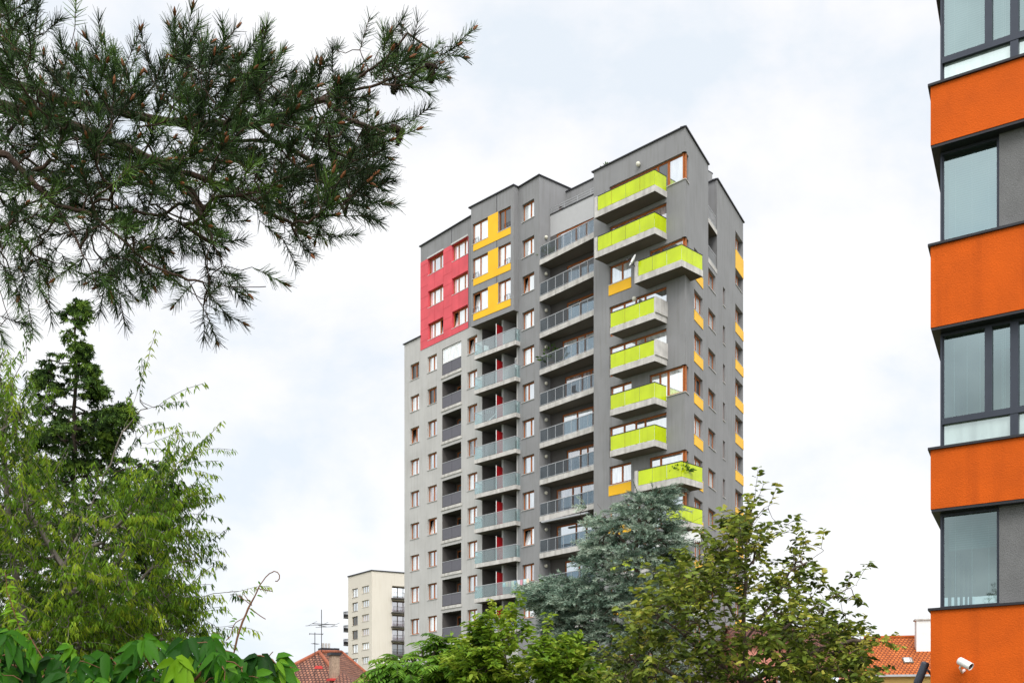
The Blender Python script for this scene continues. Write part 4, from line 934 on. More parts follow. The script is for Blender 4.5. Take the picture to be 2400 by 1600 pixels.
# ---- creeper in the near left corner, on a low wall below the frame
def creeper():
    R = random.Random(71); root = plant('virginia_creeper', (-1.05,3.3,0), 'large glossy green creeper leaves filling the bottom left corner', 'creeper'); S = Skeleton(); Zc = 3.3
    S.limb([Vector((-1.05,3.32,0)), at(330,1900,3.3), at(330,1700,3.3)], None, 4)
    for l in ([(330,1720),(180,1650),(60,1570),(-40,1530)], [(330,1720),(420,1640),(560,1600),(690,1600)], [(330,1700),(300,1600),(260,1540)], [(120,1600),(100,1540),(65,1480)], [(420,1640),(480,1560),(520,1520)], [(560,1600),(620,1550),(640,1525)]):
        S.limb(ptsZ(l, Zc), None, 4)
    LV_ = Leaves(); LY = Leaves()
    poly = [(-60,1480),(60,1475),(75,1515),(130,1510),(200,1535),(260,1515),(340,1512),(420,1505),(470,1490),(520,1505),(550,1530),(620,1535),(680,1560),(700,1600),(720,1680),(-60,1680)]
    pts = scatter(poly, 185, Zc, 0.24, 72, [(585,1540,10)], 0, 60) + [at(x, y, 3.2) for x, y in ((30,1478),(70,1510),(500,1500),(440,1500),(340,1500),(610,1535),(650,1555),(570,1545),(170,1520))]
    ids = S.join(pts, jit=0.06)
    for i in ids:
        p = S.p[i]; a0 = R.uniform(-2.4, 2.4); face = Vector((R.gauss(0,0.35), -0.92, 0.45)).normalized()
        X = face.orthogonal(); X = Vector((1,0,0)) - face*face.x; X.normalize(); Y = face.cross(X)
        down = (-Y if (-Y).z < 0 else Y); tone = min(1,max(0,R.gauss(0.42,0.25)+(0.35 if R.random() < 0.1 else 0))); n = R.choice([3,5,5,5]); s = R.uniform(0.05,0.105)
        rot = R.gauss(0, 0.8)
        for k in range(n):
            t = rot + (k-(n-1)/2)*(0.62 if n == 5 else 0.8); D = (down*math.cos(t) + X*math.sin(t) + rv(R)*0.12).normalized()
            L_ = s*(1.0 - 0.16*abs(k-(n-1)/2)); LV_.add(p + rv(R)*0.012, D, (face + rv(R)*0.5).normalized(), L_*R.uniform(0.75,1.1), L_*R.uniform(0.36,0.47), min(1,max(0,tone+R.gauss(0,0.07))))
    # tall bare shoot with a hooked tip, and a yellow young shoot at the left edge
    sh = [(553,1520),(565,1470),(590,1395),(612,1355),(632,1325),(648,1342),(655,1350)]
    hook = [(548,1530),(556,1495),(568,1455),(582,1425),(598,1395),(608,1372),(622,1352),(632,1343),(642,1338),(650,1340),(655,1347),(655,1355),(650,1361),(645,1361)]
    S.limb([at(x, y, 3.3) for x, y in hook], None, 2); S.limb([at(x, y, 3.3) for x, y in ((570,1448),(552,1458),(545,1470),(540,1490),(530,1500))], None, 2)
    for x, y, dx, dz in ((610,1370,-.3,1),(602,1395,1,.1),(588,1410,-.6,.6),(585,1425,1,-.4),(585,1432,.8,-.5),(552,1455,-1,.2),(556,1452,-.7,.5),(578,1440,.4,-.6),(558,1480,.8,-.3),(560,1495,1,0.1),(545,1500,-.6,-.5)):
        LV_.add(at(x, y, 3.3), Vector((dx, -0.2, dz)), Vector((0,-1,0.4)), 0.02, 0.006, 0.8)
    for x, y, dx, dz in ((590,1418,-.9,.7),(590,1418,-.5,.8),(604,1378,1,-.25),(588,1425,1,-.8)):
        a = at(x, y, 3.3); S.limb([a, a+Vector((dx*0.02,-0.005,dz*0.02)), a+Vector((dx*0.045,-0.01,dz*0.04))], None, 2)
    ys = [(55,1500),(40,1455),(28,1420),(16,1385),(13,1340)]
    S.limb([at(x, y, 3.3) for x, y in ys], None, 3)
    for q in range(26):
        t = R.random(); k = min(3, int(t*4)); x = ys[k][0]+(ys[k+1][0]-ys[k][0])*(t*4-k); y = ys[k][1]+(ys[k+1][1]-ys[k][1])*(t*4-k); s_ = R.choice([-1,1])
        LV_.add(at(x, y, 3.3), Vector((s_,R.gauss(0,.4),R.uniform(-.4,.6))), Vector((0,-1,0.6)), R.uniform(0.018,0.04), R.uniform(0.008,0.014), R.uniform(0.9,1))
    put('stem', S.mesh('stem', mat('red brown creeper stem', (0.16,0.075,0.035), 0.7, var=0.3, scale=20), 0.0016, 0.4, 0.015, 5), root)
    put('foliage', LV_.mesh('foliage', leaf_mat('creeper leaves', [(0.006,0.032,0.003),(0.018,0.085,0.005),(0.05,0.165,0.006),(0.15,0.29,0.010)], 0.45, 0.32, 0.10), shape='ovate', droop=0.4, fold=0.16), root)
creeper()
# ------------------------------------------------------------------ the office building at the right
def hit(F1, F2):
    d = F1.u.x*F2.u.y - F1.u.y*F2.u.x; w = F2.o - F1.o; return F1.o + F1.u*((w.x*F2.u.y - w.y*F2.u.x)/d)
Pc = ((2181-CX)/FPX*20.3, 20.3); uD, uE = (0.8283,-0.5603), (0.437,0.8994)
FD, FE = Frame(Pc, uD), Frame(Pc, (-uE[0],-uE[1]))
off = empty('office_building', (Pc[0]+3, Pc[1]+1, 0), 'office building with bands of orange render and wide glass windows at the right edge', 'office building')
M['orange'] = mat('orange render', (0.55,0.088,0.002), 0.9, var=0.13, scale=1.6, bump=0.45, bscale=40, dirt=0.18)
M['window_metal'] = mat('blue black window metal', (0.045,0.052,0.068), 0.4, 0.3, var=0.08)
M['office_grey'] = mat('dark grey render', (0.15,0.15,0.15), 0.9, var=0.12, scale=3, bump=0.5, bscale=55)
M['office_glass'] = clear_glass('office glass', (0.46,0.64,0.63), 0.02, 0.42, (0.45,0.6,0.6), (0.40,0.51,0.52))
M['spandrel_glass'] = pane_mat('obscured lower glass', (0.36,0.45,0.43), 0.32, (0.72,0.82,0.81), lo=0.7)
M['room'] = mat('dim office', (0.20,0.22,0.22), 0.9, var=0.3, scale=1.2)
def slat_mat():
    m, nt, N, L, P = nodes('blind slats'); P.inputs['Roughness'].default_value = 0.6
    tc = N.new('ShaderNodeTexCoord'); wv = N.new('ShaderNodeTexWave'); wv.bands_direction = 'Z'; wv.inputs['Scale'].default_value = 7.5; L.new(tc.outputs['Object'], wv.inputs['Vector'])
    r = N.new('ShaderNodeValToRGB'); r.color_ramp.elements[0].color = (0.12,0.18,0.18,1); r.color_ramp.elements[1].color = (0.22,0.30,0.30,1); r.color_ramp.elements[0].position = 0.1; r.color_ramp.elements[1].position = 0.7
    L.new(wv.outputs['Fac'], r.inputs['Fac']); L.new(r.outputs['Color'], P.inputs['Base Color']); return m
M['slats'] = slat_mat()
OW = 14.0
def ring(d):      # corner point of the front and side planes set d inward
    a = Frame(FD.xy(0, d), uD); b = Frame(FE.xy(0, d), FE.u); return hit(a, b)
def Wo(p): return (p[0]-off.location.x, p[1]-off.location.y)
bands = [(GZ,2.63),(4.47,5.54),(7.76,9.23),(11.07,12.13),(14.35,15.82),(17.66,18.72)]
def poly(d, L1=OW, L2=12.0): return [Wo(ring(d)), Wo(Vector(ring(d))+Vector(uD).normalized()*L1), Wo(Vector(ring(d))+Vector(uD).normalized()*L1+Vector(uE).normalized()*L2), Wo(Vector(ring(d))+Vector(uE).normalized()*L2)]
INS = 0.30
for z0, z1 in bands:
    q = MB(); q.prism(poly(0), EYE+z0, EYE+z1); o = link('orange_band', q.mesh('orange_band', M['orange']), off)
    q = MB(); q.prism(poly(-0.045), EYE+z1+0.002, EYE+z1+0.045); link('flashing', q.mesh('flashing', M['cap']), o)
    if z0 > 0: 
        q = MB(); q.prism(poly(0.012), EYE+z0-0.05, EYE+z0-0.002); link('drip_edge', q.mesh('drip_edge', M['cap']), o)
def side_px(s_): q_ = hit(Frame(FD.xy(0, INS), uD), Frame(FE.xy(0, s_), FE.u)); return CX+FPX*q_.x/q_.y
lo_, hi_ = -0.3, 0.3
for _ in range(40):
    mi_ = (lo_+hi_)/2
    if side_px(mi_) < 2205: lo_ = mi_
    else: hi_ = mi_
PI_ = Vector(hit(Frame(FD.xy(0, INS), uD), Frame(FE.xy(0, lo_), FE.u))); print('side inset', lo_)
PI_ = Vector(PI_); FI = Frame((PI_.x, PI_.y), uD); FJ = Frame((PI_.x, PI_.y), FE.u)
X2 = lambda px: FI.upx(px)
def office_window(u0, u1, z0, z1, mull, strip, blinds, label=None):
    """dark metal frame, glass, low obscured strip, venetian blinds behind"""
    f = MB(); g = MB(); s = MB(); w = u1-u0; h = z1-z0; t = 0.06
    f.box(0,w,-0.05,0.06,0,0.05); f.box(0,w,-0.03,0.06,h-0.05,h); f.box(0,0.035,-0.031,0.061,0.05,h-0.05); f.box(w-0.05,w,-0.031,0.061,0.05,h-0.05)
    xs = [0.035] + [v for m_ in mull for v in m_[:2]] + [w-0.05]
    zb = strip+0.11 if strip else 0.05
    if strip: f.box(0.035, w-0.05, -0.055, 0.058, strip, strip+0.11)
    for a, b, full in mull: f.box(a, b, -0.045, 0.059, 0.05 if full else zb, h-0.05)
    for a, b in zip(xs[0::2], xs[1::2]): g.quad((a,0.02,zb),(b,0.02,zb),(b,0.02,h-0.05),(a,0.02,h-0.05))
    o = FI.add('window', f.mesh('window', M['window_metal']), off, u0, 0, z0)
    if label: o['label'] = label
    link('pane', g.mesh('pane', M['office_glass']), o)
    if strip:
        fx = [0.035] + [v for m_ in mull if m_[2] for v in m_[:2]] + [w-0.05]
        for a, b in zip(fx[0::2], fx[1::2]): s.quad((a,0.02,0.05),(b,0.02,0.05),(b,0.02,strip),(a,0.02,strip))
        link('lower_pane', s.mesh('lower_pane', M['spandrel_glass']), o)
    for a, b, za in blinds:
        q = MB(); q.box(a, b, 0.16, 0.165, za, h-0.05)
        for t_ in (a+0.12, (a+b)/2, b-0.12): q.box(t_, t_+0.007, 0.150, 0.156, 0.06, h-0.06, 1)
        link('blind', q.mesh('blind', [M['slats'], M['white']]), o)
    return o
ra, rb = X2(2204.6)+0.0, X2(2345)
m1 = [(X2(2309), X2(2326), False), (X2(2368.5), X2(2388), True)]
def core(z0, z1):
    q = MB(); a = ring(INS+1.6)
    q.prism(poly(INS+1.6), EYE+z0, EYE+z1); link('room', q.mesh('room', M['room']), off)
for i, (z0, z1) in enumerate(((2.63,4.47),(5.54,7.76),(9.23,11.07),(12.13,14.35),(15.82,17.66))):
    z0 += 0.045; z1 -= 0.05; core(z0, z1); h = z1-z0
    if i % 2:
        u1 = 9.0; mm = m1 + [(X2(2388)+1.9, X2(2388)+2.05, False),(X2(2388)+2.9,X2(2388)+3.05,True)]
        bl_ = [(0.08, m1[0][0], 0.5+(0.0 if i == 3 else 0.9*h)), (m1[0][1]+0.01, m1[1][0], 0.5 if i == 3 else 0.8*h), (m1[1][1], m1[1][1]+1.9, 0.9)]
        office_window(0, u1, z0, z1, mm, 0.46, bl_)
    else:
        office_window(0, X2(2344), z0, z1, [], 0, [(0.1, X2(2344)-0.1, 0.06 if i == 2 else 0.62*h)])
        q = MB(); q.box(X2(2344)+0.003, 9.0, -0.10, 1.6, 0, h); FI.add('grey_wall', q.mesh('grey_wall', M['office_grey']), off, 0, 0, z0)
    f = MB(); f.box(-9,-0.01,0.0,0.06,0,0.05); f.box(-9,-0.01,0.0,0.06,h-0.05,h)
    for t in np.arange(0.0, 9.0, 1.5): f.box(-t-0.07, -t-0.011, -0.01, 0.06, 0.05, h-0.05)
    o = FJ.add('side_window', f.mesh('side_window', M['window_metal']), off, 0, 0, z0)
    g = MB(); g.quad((-9,0.03,0.05),(-0.02,0.03,0.05),(-0.02,0.03,h-0.05),(-9,0.03,h-0.05)); link('pane', g.mesh('pane', M['pane_sky']), o)

def cam_bullet(name, p, fwd, label, body, wallp, L_=0.42, r=0.075):
    o = empty(name, p, label, 'security camera', None); f = Vector(fwd).normalized()
    q = MB(); q.lathe([(0.001,-L_*0.5),(r*0.8,-L_*0.5),(r,-L_*0.44),(r,L_*0.42),(r*1.02,L_*0.45),(r*1.02,L_*0.5),(r*0.86,L_*0.5),(r*0.84,L_*0.44)], (0,0,0), 18, 0, f)
    a = f.cross(Vector((0,0,1))).normalized(); u = a.cross(f)
    link('housing', q.mesh('housing', M[body], True), o)
    q = MB(); q.lathe([(r*0.86,L_*0.44),(r*0.35,L_*0.43),(r*0.3,L_*0.40),(0.001,L_*0.40)], (0,0,0), 18, 0, f); link('lens', q.mesh('lens', mat('camera lens', (0.015,0.015,0.02), 0.1, spec=0.6), True), o)
    q = MB(); c = Vector(wallp)-Vector(p); q.tube([tuple(-f*L_*0.2-u*r*0.8), tuple(-f*L_*0.2-u*r*1.5), tuple(c*0.6-u*r*1.4), tuple(c)], [0.02,0.02,0.02,0.03], 8)
    link('bracket', q.mesh('bracket', M[body], True), o)
cu = FD.upx(2268); p = FD.p(cu, -0.22, (HY-1556)/FPX*FD.xy(cu).y)
cam_bullet('security_camera', p, (0.45,-0.62,-0.42), 'white bullet security camera on the lowest orange band', 'white', FD.p(cu-0.06, 0, p.z-EYE-0.1), 0.27, 0.07)
ce = 0.6; p2 = at(2160, 1576, 20.6); w2 = FE.p(-0.45, 0.0, p2.z-EYE-0.1)
cam_bullet('security_camera', p2, (-0.22,0.25,-0.75), 'dark grey bullet camera reaching out from the corner of the office building', 'window_metal', w2, 0.42, 0.075)

# ------------------------------------------------------------------ cream apartment block far behind
FB = Frame(((871.6-CX)/FPX*219, 219), (1960,-2620)); FB2 = Frame(((871.6-CX)/FPX*219, 219), (5300,2620))
blk = empty('apartment_block', (-25,225,0), 'cream apartment block with dark balconies standing between the tiled house and the tower', 'apartment block')
M['cream'] = mat('cream render', (0.60,0.555,0.48), 0.85, var=0.05, scale=0.15, dirt=0.08)
M['frame_dark'] = mat('brown window frame', (0.16,0.12,0.09), 0.6)
zt = 36.2; ub = FB.upx(816); wc = [(FB.upx(825),FB.upx(838.5)),(FB.upx(848),FB.upx(864.5))]; st = 2.8
ops = []; rows = [zt-4.1-st*i for i in range(9)]
for z in rows: ops += [(wc[0][0],wc[0][1],z-0.35,z+1.45,0.25),(wc[1][0],wc[1][1],z+0.05,z+1.45,0.25)]
mb = MB(); wall(mb, ub, 0, GZ, zt, ops); mb.quad((ub,0,GZ),(ub,0,zt),(ub,14,zt),(ub,14,GZ)); mb.quad((ub,0,zt-.2),(0,0,zt-.2),(0,14,zt-.2),(ub,14,zt-.2))
FB.add('wall', mb.mesh('wall', M['cream']), blk)
lw = FB2.upx(919); re = lw+9
ops = [(lw, lw+4.4, z-0.95, z+1.5, 1.4, 1) for z in rows]
mb = MB(); wall(mb, 0, re, GZ, zt, ops); FB2.add('end_wall', mb.mesh('end_wall', [M['cream'], M['inner']]), blk)
cp = MB(); cp.box(ub-0.1, 0.05, -0.15, 0.3, zt, zt+0.22); FB.add('coping', cp.mesh('coping', M['cap']), blk); cp = MB(); cp.box(0.06, re, -0.15, 0.3, zt, zt+0.2); FB2.add('coping', cp.mesh('coping', M['cap']), blk)
M['pane_plum'] = pane_mat('balcony window with plum curtain', (0.25,0.15,0.19), 0.2, lo=0.7)
M['frame_pale'] = mat('pale window frame', (0.45,0.40,0.34), 0.6)
for i, z in enumerate(rows):
    window(FB, *wc[0], z-0.35, z+1.45, depth=0.22, bays=(1,1), parent=blk, pick=random.choice(['pane_white','pane_sky','pane_dark']), frame='frame_dark', ft=0.12)
    window(FB, *wc[1], z+0.05, z+1.45, depth=0.22, bays=(1,1,1), parent=blk, pick=random.choice(['pane_white','pane_sky','pane_warm']), frame='frame_pale', ft=0.12)
    window(FB2, lw+0.3, lw+4.1, z-0.9, z+1.4, depth=1.3, bays=(1,1,1), parent=blk, name='balcony_door', sill=False, pick=random.choice(['pane_dark','pane_plum','pane_plum','pane_sky']), frame='frame_dark', ft=0.12)
    b = MB(); b.box(lw-0.2, re-1, -1.2, 0, -1.2, -0.95); o = FB2.add('balcony', b.mesh('balcony_slab', M['inner']), blk, 0, 0, z)
    r = MB()
    for hh in (-0.9, 0.0): r.box(lw-0.18, re-1.02, -1.18, -1.12, hh, hh+0.06)
    for t in np.arange(lw-0.15, re-1.05, 0.28): r.box(t, t+0.05, -1.17, -1.13, -0.9, 0)
    link('handrail', r.mesh('handrail', M['black']), o)
    if i == 0: continue
    b = MB(); b.box(ub-2.6, ub-0.01, 0.3, 3.2, -1.2, -1.0); o = FB.add('side_balcony', b.mesh('balcony_slab', M['inner']), blk, 0, 0, z)
    r = MB()
    for yy in (0.32,):
        r.box(ub-2.58, ub, yy, yy+0.05, 0.05, 0.11); r.box(ub-2.58, ub, yy, yy+0.05, -0.9, -0.86)
        for t in np.arange(ub-2.58, ub, 0.3): r.box(t, t+0.05, yy, yy+0.05, -0.9, 0.05)
    r.box(ub-2.58, ub-2.53, 0.32, 3.2, 0.05, 0.11); r.box(ub-2.58, ub-2.54, 0.32, 3.2, -0.95, -0.3)
    for t in np.arange(0.4, 3.2, 0.3): r.box(ub-2.58, ub-2.53, t, t+0.05, -0.9, 0.35)
    link('handrail', r.mesh('handrail', M['black']), o)

# ------------------------------------------------------------------ houses
def roof_poly(verts, faces, name, material, parent, uv=None):
    me = bpy.data.meshes.new(name); me.from_pydata([tuple(v) for v in verts], [], faces); me.materials.append(material)
    ul = me.uv_layers.new(name='UVMap')
    for p in me.polygons:      # metres across and up each slope
        n = p.normal; t = Vector((0,0,1)).cross(n)
        if t.length < 1e-3: t = Vector((1,0,0))
        t.normalize(); b = n.cross(t)
        for li in p.loop_indices:
            v = Vector(me.vertices[me.loops[li].vertex_index].co); ul.data[li].uv = (v.dot(t), v.dot(b))
    return link(name, me, parent)
def brick_mat(name, c):
    m = tile_mat(name, c, tuple(x*0.8 for x in c), (0.35,0.33,0.3), 0.3, 0.09, 0.3); return m
# tiled house (hipped roof, two chimneys)
Zh = 60.0; th = empty('tiled_house', (-10.5,63,0), 'house with weathered red tiled hip roof and brick chimneys below the cream block', 'house')
def rel(o, v): return Vector(v) - o.location
A_ = at(748, 1527, 62); B_ = at(800, 1527, 66); zE = EYE+2.0
P = [rel(th, v) for v in (A_, B_, (-16.6,58.0,zE), (-7.2,56.5,zE), (-5.2,66.0,zE), (-15.5,69,zE))]
M['old_tiles'] = tile_mat('weathered red tiles', (0.37,0.17,0.105), (0.22,0.10,0.07), (0.07,0.035,0.03), 0.20, 0.22, 1.0)
roof_poly(P, [(2,3,0),(3,4,1,0),(4,5,1),(5,2,0,1)], 'roof', M['old_tiles'], th)
rg = MB()
for a, b in ((P[0],P[1]),(P[0],P[2]),(P[0],P[3]),(P[1],P[4])):
    rg.tube([a, a.lerp(b, 0.5), b], 0.11, 8)
link('ridge_tiles', rg.mesh('ridge_tiles', mat('ridge tile', (0.30,0.09,0.045), 0.8, var=0.25, scale=4), True), th)
bx = MB(); bx.prism([(P[2].x+.5,P[2].y+.5),(P[3].x-.5,P[3].y+.6),(P[4].x-.6,P[4].y-.5),(P[5].x+.4,P[5].y-.5)], 0, zE-0.05); link('wall', bx.mesh('wall', M['cream']), th)
M['brick'] = mat('pale brick', (0.36,0.26,0.19), 0.9, var=0.3, scale=9, bump=0.4)
M['slate_tiles'] = M['old_tiles']
def chimney(o, px0, px1, py0, py1, Y, dp, crown=True, pots=0, name='chimney', m_='brick'):
    a = at(px0, py1, Y); b = at(px1, py0, Y); q = MB(); w = b.x-a.x
    q.box(0, w, 0, dp, 0, b.z-a.z-0.14); 
    c = link(name, q.mesh(name, M[m_]), o, rel(o, a)); c.rotation_euler = (0,0,0.5)
    q = MB(); q.box(-0.08, w+0.08, -0.08, dp+0.08, b.z-a.z-0.14, b.z-a.z); link('cap', q.mesh('cap', M['cap'] if m_ != 'white' else M['concrete']), c)
    for i in range(pots):
        q = MB(); q.lathe([(0.07,0),(0.08,0.3),(0.001,0.3)], (w*(i+.5)/pots, dp/2, b.z-a.z), 8); link('chimney_pot', q.mesh('chimney_pot', M['concrete']), c)
    return c
chimney(th, 778, 797, 1528, 1600, 58.5, 0.45); chimney(th, 756, 779, 1517, 1545, 66, 0.5, pots=3); chimney(th, 785, 792, 1518, 1540, 68, 0.3)
hb_ = MB(); hb_.box(0,0.42,0,0.3,0,0.10); hb_.box(0.04,0.38,0.02,0.28,0.10,0.16)
h_ = link('roof_hatch', hb_.mesh('roof_hatch', mat('red hatch', (0.55,0.05,0.045), 0.5)), th, rel(th, at(737, 1566, 58.6)), 0.1); h_.scale = (1,1,1)
fl = MB(); fl.box(-0.1, 0.75, -0.1, 0.5, 0, 0.12); link('chimney_flashing', fl.mesh('chimney_flashing', bpy.data.materials['red hatch']), th, rel(th, at(777, 1594, 58.3)), 0.5)
# lower gable at its right
gb = empty('gabled_annex', (-7.2,58,0), 'low red tiled gable roof half hidden right of the brick chimney', 'house')
r0, r1_, e0, e1, e2 = at(801,1572,58.5), at(806,1570,62), at(735,1660,54.5), at(878,1640,54.5), at(870,1612,63)
V_ = [rel(gb, v) for v in (r0, r1_, e0, e1, e2, at(760,1590,64))]
roof_poly(V_, [(0,3,4,1),(2,0,1,5),(2,3,0),(1,4,5)], 'roof', M['old_tiles'], gb)
zl = min(v.z for v in V_); q = MB(); q.prism([(V_[2].x+.2,V_[2].y+.3),(V_[3].x-.2,V_[3].y+.3),(V_[4].x-.3,V_[4].y-.2),(V_[5].x+.2,V_[5].y-.2)], 0, zl-0.02); link('wall', q.mesh('wall', M['cream']), gb)

def antenna(base, h, bars, label, mast_r=0.022):
    o = empty('roof_antenna', base, label, 'tv antenna', 'aerials on the tiled roof')
    q = MB(); q.tube([(0,0,-0.6),(0,0,h)], mast_r, 6); link('mast', q.mesh('mast', M['black']), o)
    q = MB()
    for z, L_, n, el, yaw in bars:
        d = Vector((math.cos(yaw), math.sin(yaw), 0)); s = Vector((-d.y, d.x, 0)); c = Vector((0,0,z))
        q.tube([c-d*L_*0.4, c+d*L_*0.6], 0.02, 5)
        for i in range(n):
            t = -0.4 + i/(max(1,n-1)); e = el*(1-0.25*i/n); q.tube([c+d*L_*t-s*e/2, c+d*L_*t+s*e/2], 0.012, 4)
    link('aerial', q.mesh('aerial', M['black']), o)
antenna(at(753.5,1527,62), 2.35, [(1.55,1.3,3,2.2,0.4),(1.45,0.9,2,1.6,1.2)], 'tall thin aerial mast with crossed bars on the tiled roof ridge')
antenna(at(738,1556,59.5), 1.7, [(1.62,0.7,2,0.9,0.2),(1.1,0.35,4,0.3,1.0)], 'short aerial mast above the red roof hatch')

# orange roofed house at the right
Zo = 85.0; oh = empty('orange_roof_house', (29,90,0), 'yellow house with a bright orange tiled roof and white chimney beside the office building', 'house')
M['new_tiles'] = tile_mat('orange tiles', (0.55,0.15,0.03), (0.48,0.125,0.026), (0.20,0.045,0.012), 0.30, 0.34, 0.8)
ez, rz = at(2100,1578,85).z, at(2100,1486,89).z
a, b, c, d = Vector((at(2015,1580,86).x,86,ez)), Vector((46,83,ez)), Vector((47,88.5,rz)), Vector((at(2025,1489,91.5).x,91.5,rz))
e_, f_ = Vector((48,94,ez)), Vector((28.5,97,ez))
V_ = [rel(oh, v) for v in (a,b,c,d,e_,f_)]; roof_poly(V_, [(0,1,2,3),(3,2,4,5)], 'roof', M['new_tiles'], oh)
yl = mat('yellow house render', (0.66,0.46,0.16), 0.85, var=0.06)
q = MB(); q.prism([(V_[0].x+.3,V_[0].y+.45),(V_[1].x,V_[1].y+.45),(V_[4].x,V_[4].y-.4),(V_[5].x+.3,V_[5].y-.4)], 0, V_[0].z-0.05); q.tri(V_[0]+Vector((.3,.4,0)), V_[5]+Vector((.3,-.4,0)), V_[3]+Vector((.3,0,-.1))); link('wall', q.mesh('wall', yl), oh)
q = MB(); q.bar(V_[0]+Vector((-.1,-.12,-.10)), V_[1]+Vector((0,-.12,-.10)), 0.16, 0.16); link('gutter', q.mesh('gutter', M['steel']), oh)
q = MB(); q.bar(V_[3]+Vector((0,0,.05)), V_[2]+Vector((0,0,.05)), 0.3, 0.16); link('ridge_tiles', q.mesh('ridge_tiles', mat('orange ridge tile', (0.48,0.11,0.02), 0.8, var=0.2, scale=3)), oh)
q = MB(); w0 = at(2148,1500,88.6); w1 = at(2200,1453,88.6); q.box(0, 2.6, 0, 0.8, -1.2, w1.z-w0.z); c_ = link('chimney', q.mesh('chimney', M['white']), oh, rel(oh, w0), -0.17)
q = MB(); q.box(-0.1, 2.7, -0.1, 0.9, w1.z-w0.z, w1.z-w0.z+0.12)
link('cap', q.mesh('cap', M['concrete']), c_)
for i in range(6):
    q = MB(); q.lathe([(0.05,0),(0.06,0.3),(0.001,0.3)], (0.3+i*0.38, 0.4, w1.z-w0.z+0.12), 8); link('chimney_pot', q.mesh('chimney_pot', M['white']), c_)
sk = at(2132,1548,86.6); q = MB(); nrm = (V_[1]-V_[0]).cross(V_[3]-V_[0]).normalized(); ux_ = (V_[1]-V_[0]).normalized(); vy_ = nrm.cross(ux_)
def plate(mb, c, w, h, t0, t1, m=0):
    n = len(mb.v)
    for tt in (t0, t1):
        for x, y in ((-1,-1),(1,-1),(1,1),(-1,1)): mb.v.append(tuple(c + ux_*(x*w/2) + vy_*(y*h/2) + nrm*tt))
    for f in ((0,3,2,1),(4,5,6,7),(0,1,5,4),(1,2,6,5),(2,3,7,6),(3,0,4,7)): mb.f.append(tuple(n+i for i in f)); mb.m.append(m)
cc = V_[0] + ux_*((rel(oh, sk)-V_[0]).dot(ux_)) + vy_*((V_[3]-V_[0]).dot(vy_)*0.34)
plate(q, cc, 0.75, 0.9, 0.0, 0.12); s_ = link('skylight', q.mesh('skylight', M['frame_dark']), oh)
q = MB(); plate(q, cc, 0.55, 0.7, 0.121, 0.135); link('pane', q.mesh('pane', M['pane_white']), s_)
# pink house and brown roofed house behind the broadleaf tree
def simple_house(name, label, px0, px1, py_e, py_r, Y, dp, wallm, roofm, wins):
    a = at(px0, py_e, Y); b = at(px1, py_e, Y); zr = at(px0, py_r, Y+dp/2).z
    o = empty(name, ((a.x+b.x)/2, Y+dp/2, 0), label, 'house'); x0, x1 = a.x-o.location.x, b.x-o.location.x; y0, y1 = -dp/2, dp/2
    q = MB(); q.box(x0, x1, y0, y1, 0, a.z)
    for x, s in ((x0,1),(x1,-1)): q.tri((x+s*.002,y0,a.z),(x+s*.002,y1,a.z),(x+s*.002,0,zr))
    w = link('wall', q.mesh('wall', wallm), o)
    roof_poly([Vector(v) for v in ((x0-.3,y0-.4,a.z-.1),(x1+.3,y0-.4,a.z-.1),(x1+.3,0,zr),(x0-.3,0,zr),(x1+.3,y1+.4,a.z-.1),(x0-.3,y1+.4,a.z-.1))], [(0,1,2,3),(3,2,4,5)], 'roof', roofm, o)
    F = Frame((o.location.x+x0, o.location.y+y0-0.06), (1,0))
    for u, z in wins: window(F, u, u+1.0, z, z+1.4, depth=0, bays=(1,1), parent=o, frame='white', pick='pane_sky')
    return o
pk = mat('pink render', (0.62,0.26,0.20), 0.85, var=0.06); br = tile_mat('brown tiles', (0.20,0.075,0.05), (0.16,0.06,0.045), (0.06,0.03,0.025), 0.3, 0.34, 0.8)
simple_house('pink_house', 'pink house half hidden behind the broadleaf tree', 1735, 1880, 1508, 1465, 78, 8, pk, br, [(0.6,5.0),(2.6,5.0)])
simple_house('brown_roof_house', 'house with a brown tiled roof glimpsed between the broadleaf tree and the orange roof', 1895, 2012, 1530, 1478, 74, 7, pk, br, [(1.0,4.2)])

# ------------------------------------------------------------------ things people keep on the balconies
def on(F, px, d, z): return F.p(F.upx(px), d, z)
pl = fp(1600, -D*0.55); pot_plant((pl.x, pl.y, EYE+RK(7)), 1.75, 'bushy green plant on the lower wraparound lime balcony', n=150)
q = FW.p(0.5, -0.55, LV(10)); pot_plant(q, 2.2, 'tall green plant at the left end of a long grey balcony', tall=1.3, n=110)
q = FW.p(0.5, -0.9, LV(4)); pot_plant(q, 1.6, 'small pale plant on the lowest long balcony in view', n=90)
q = FW.p(0.15, -0.45, LV(13)); pot_plant(q, 1.9, 'dark trailing plant at the left end of the topmost long balcony', n=110)
rp = FR.p(X_(1412), 0.7, ZR-0.4); pot_plant(rp, 1.5, 'little dark bush peeping over the tower roof edge', n=160)
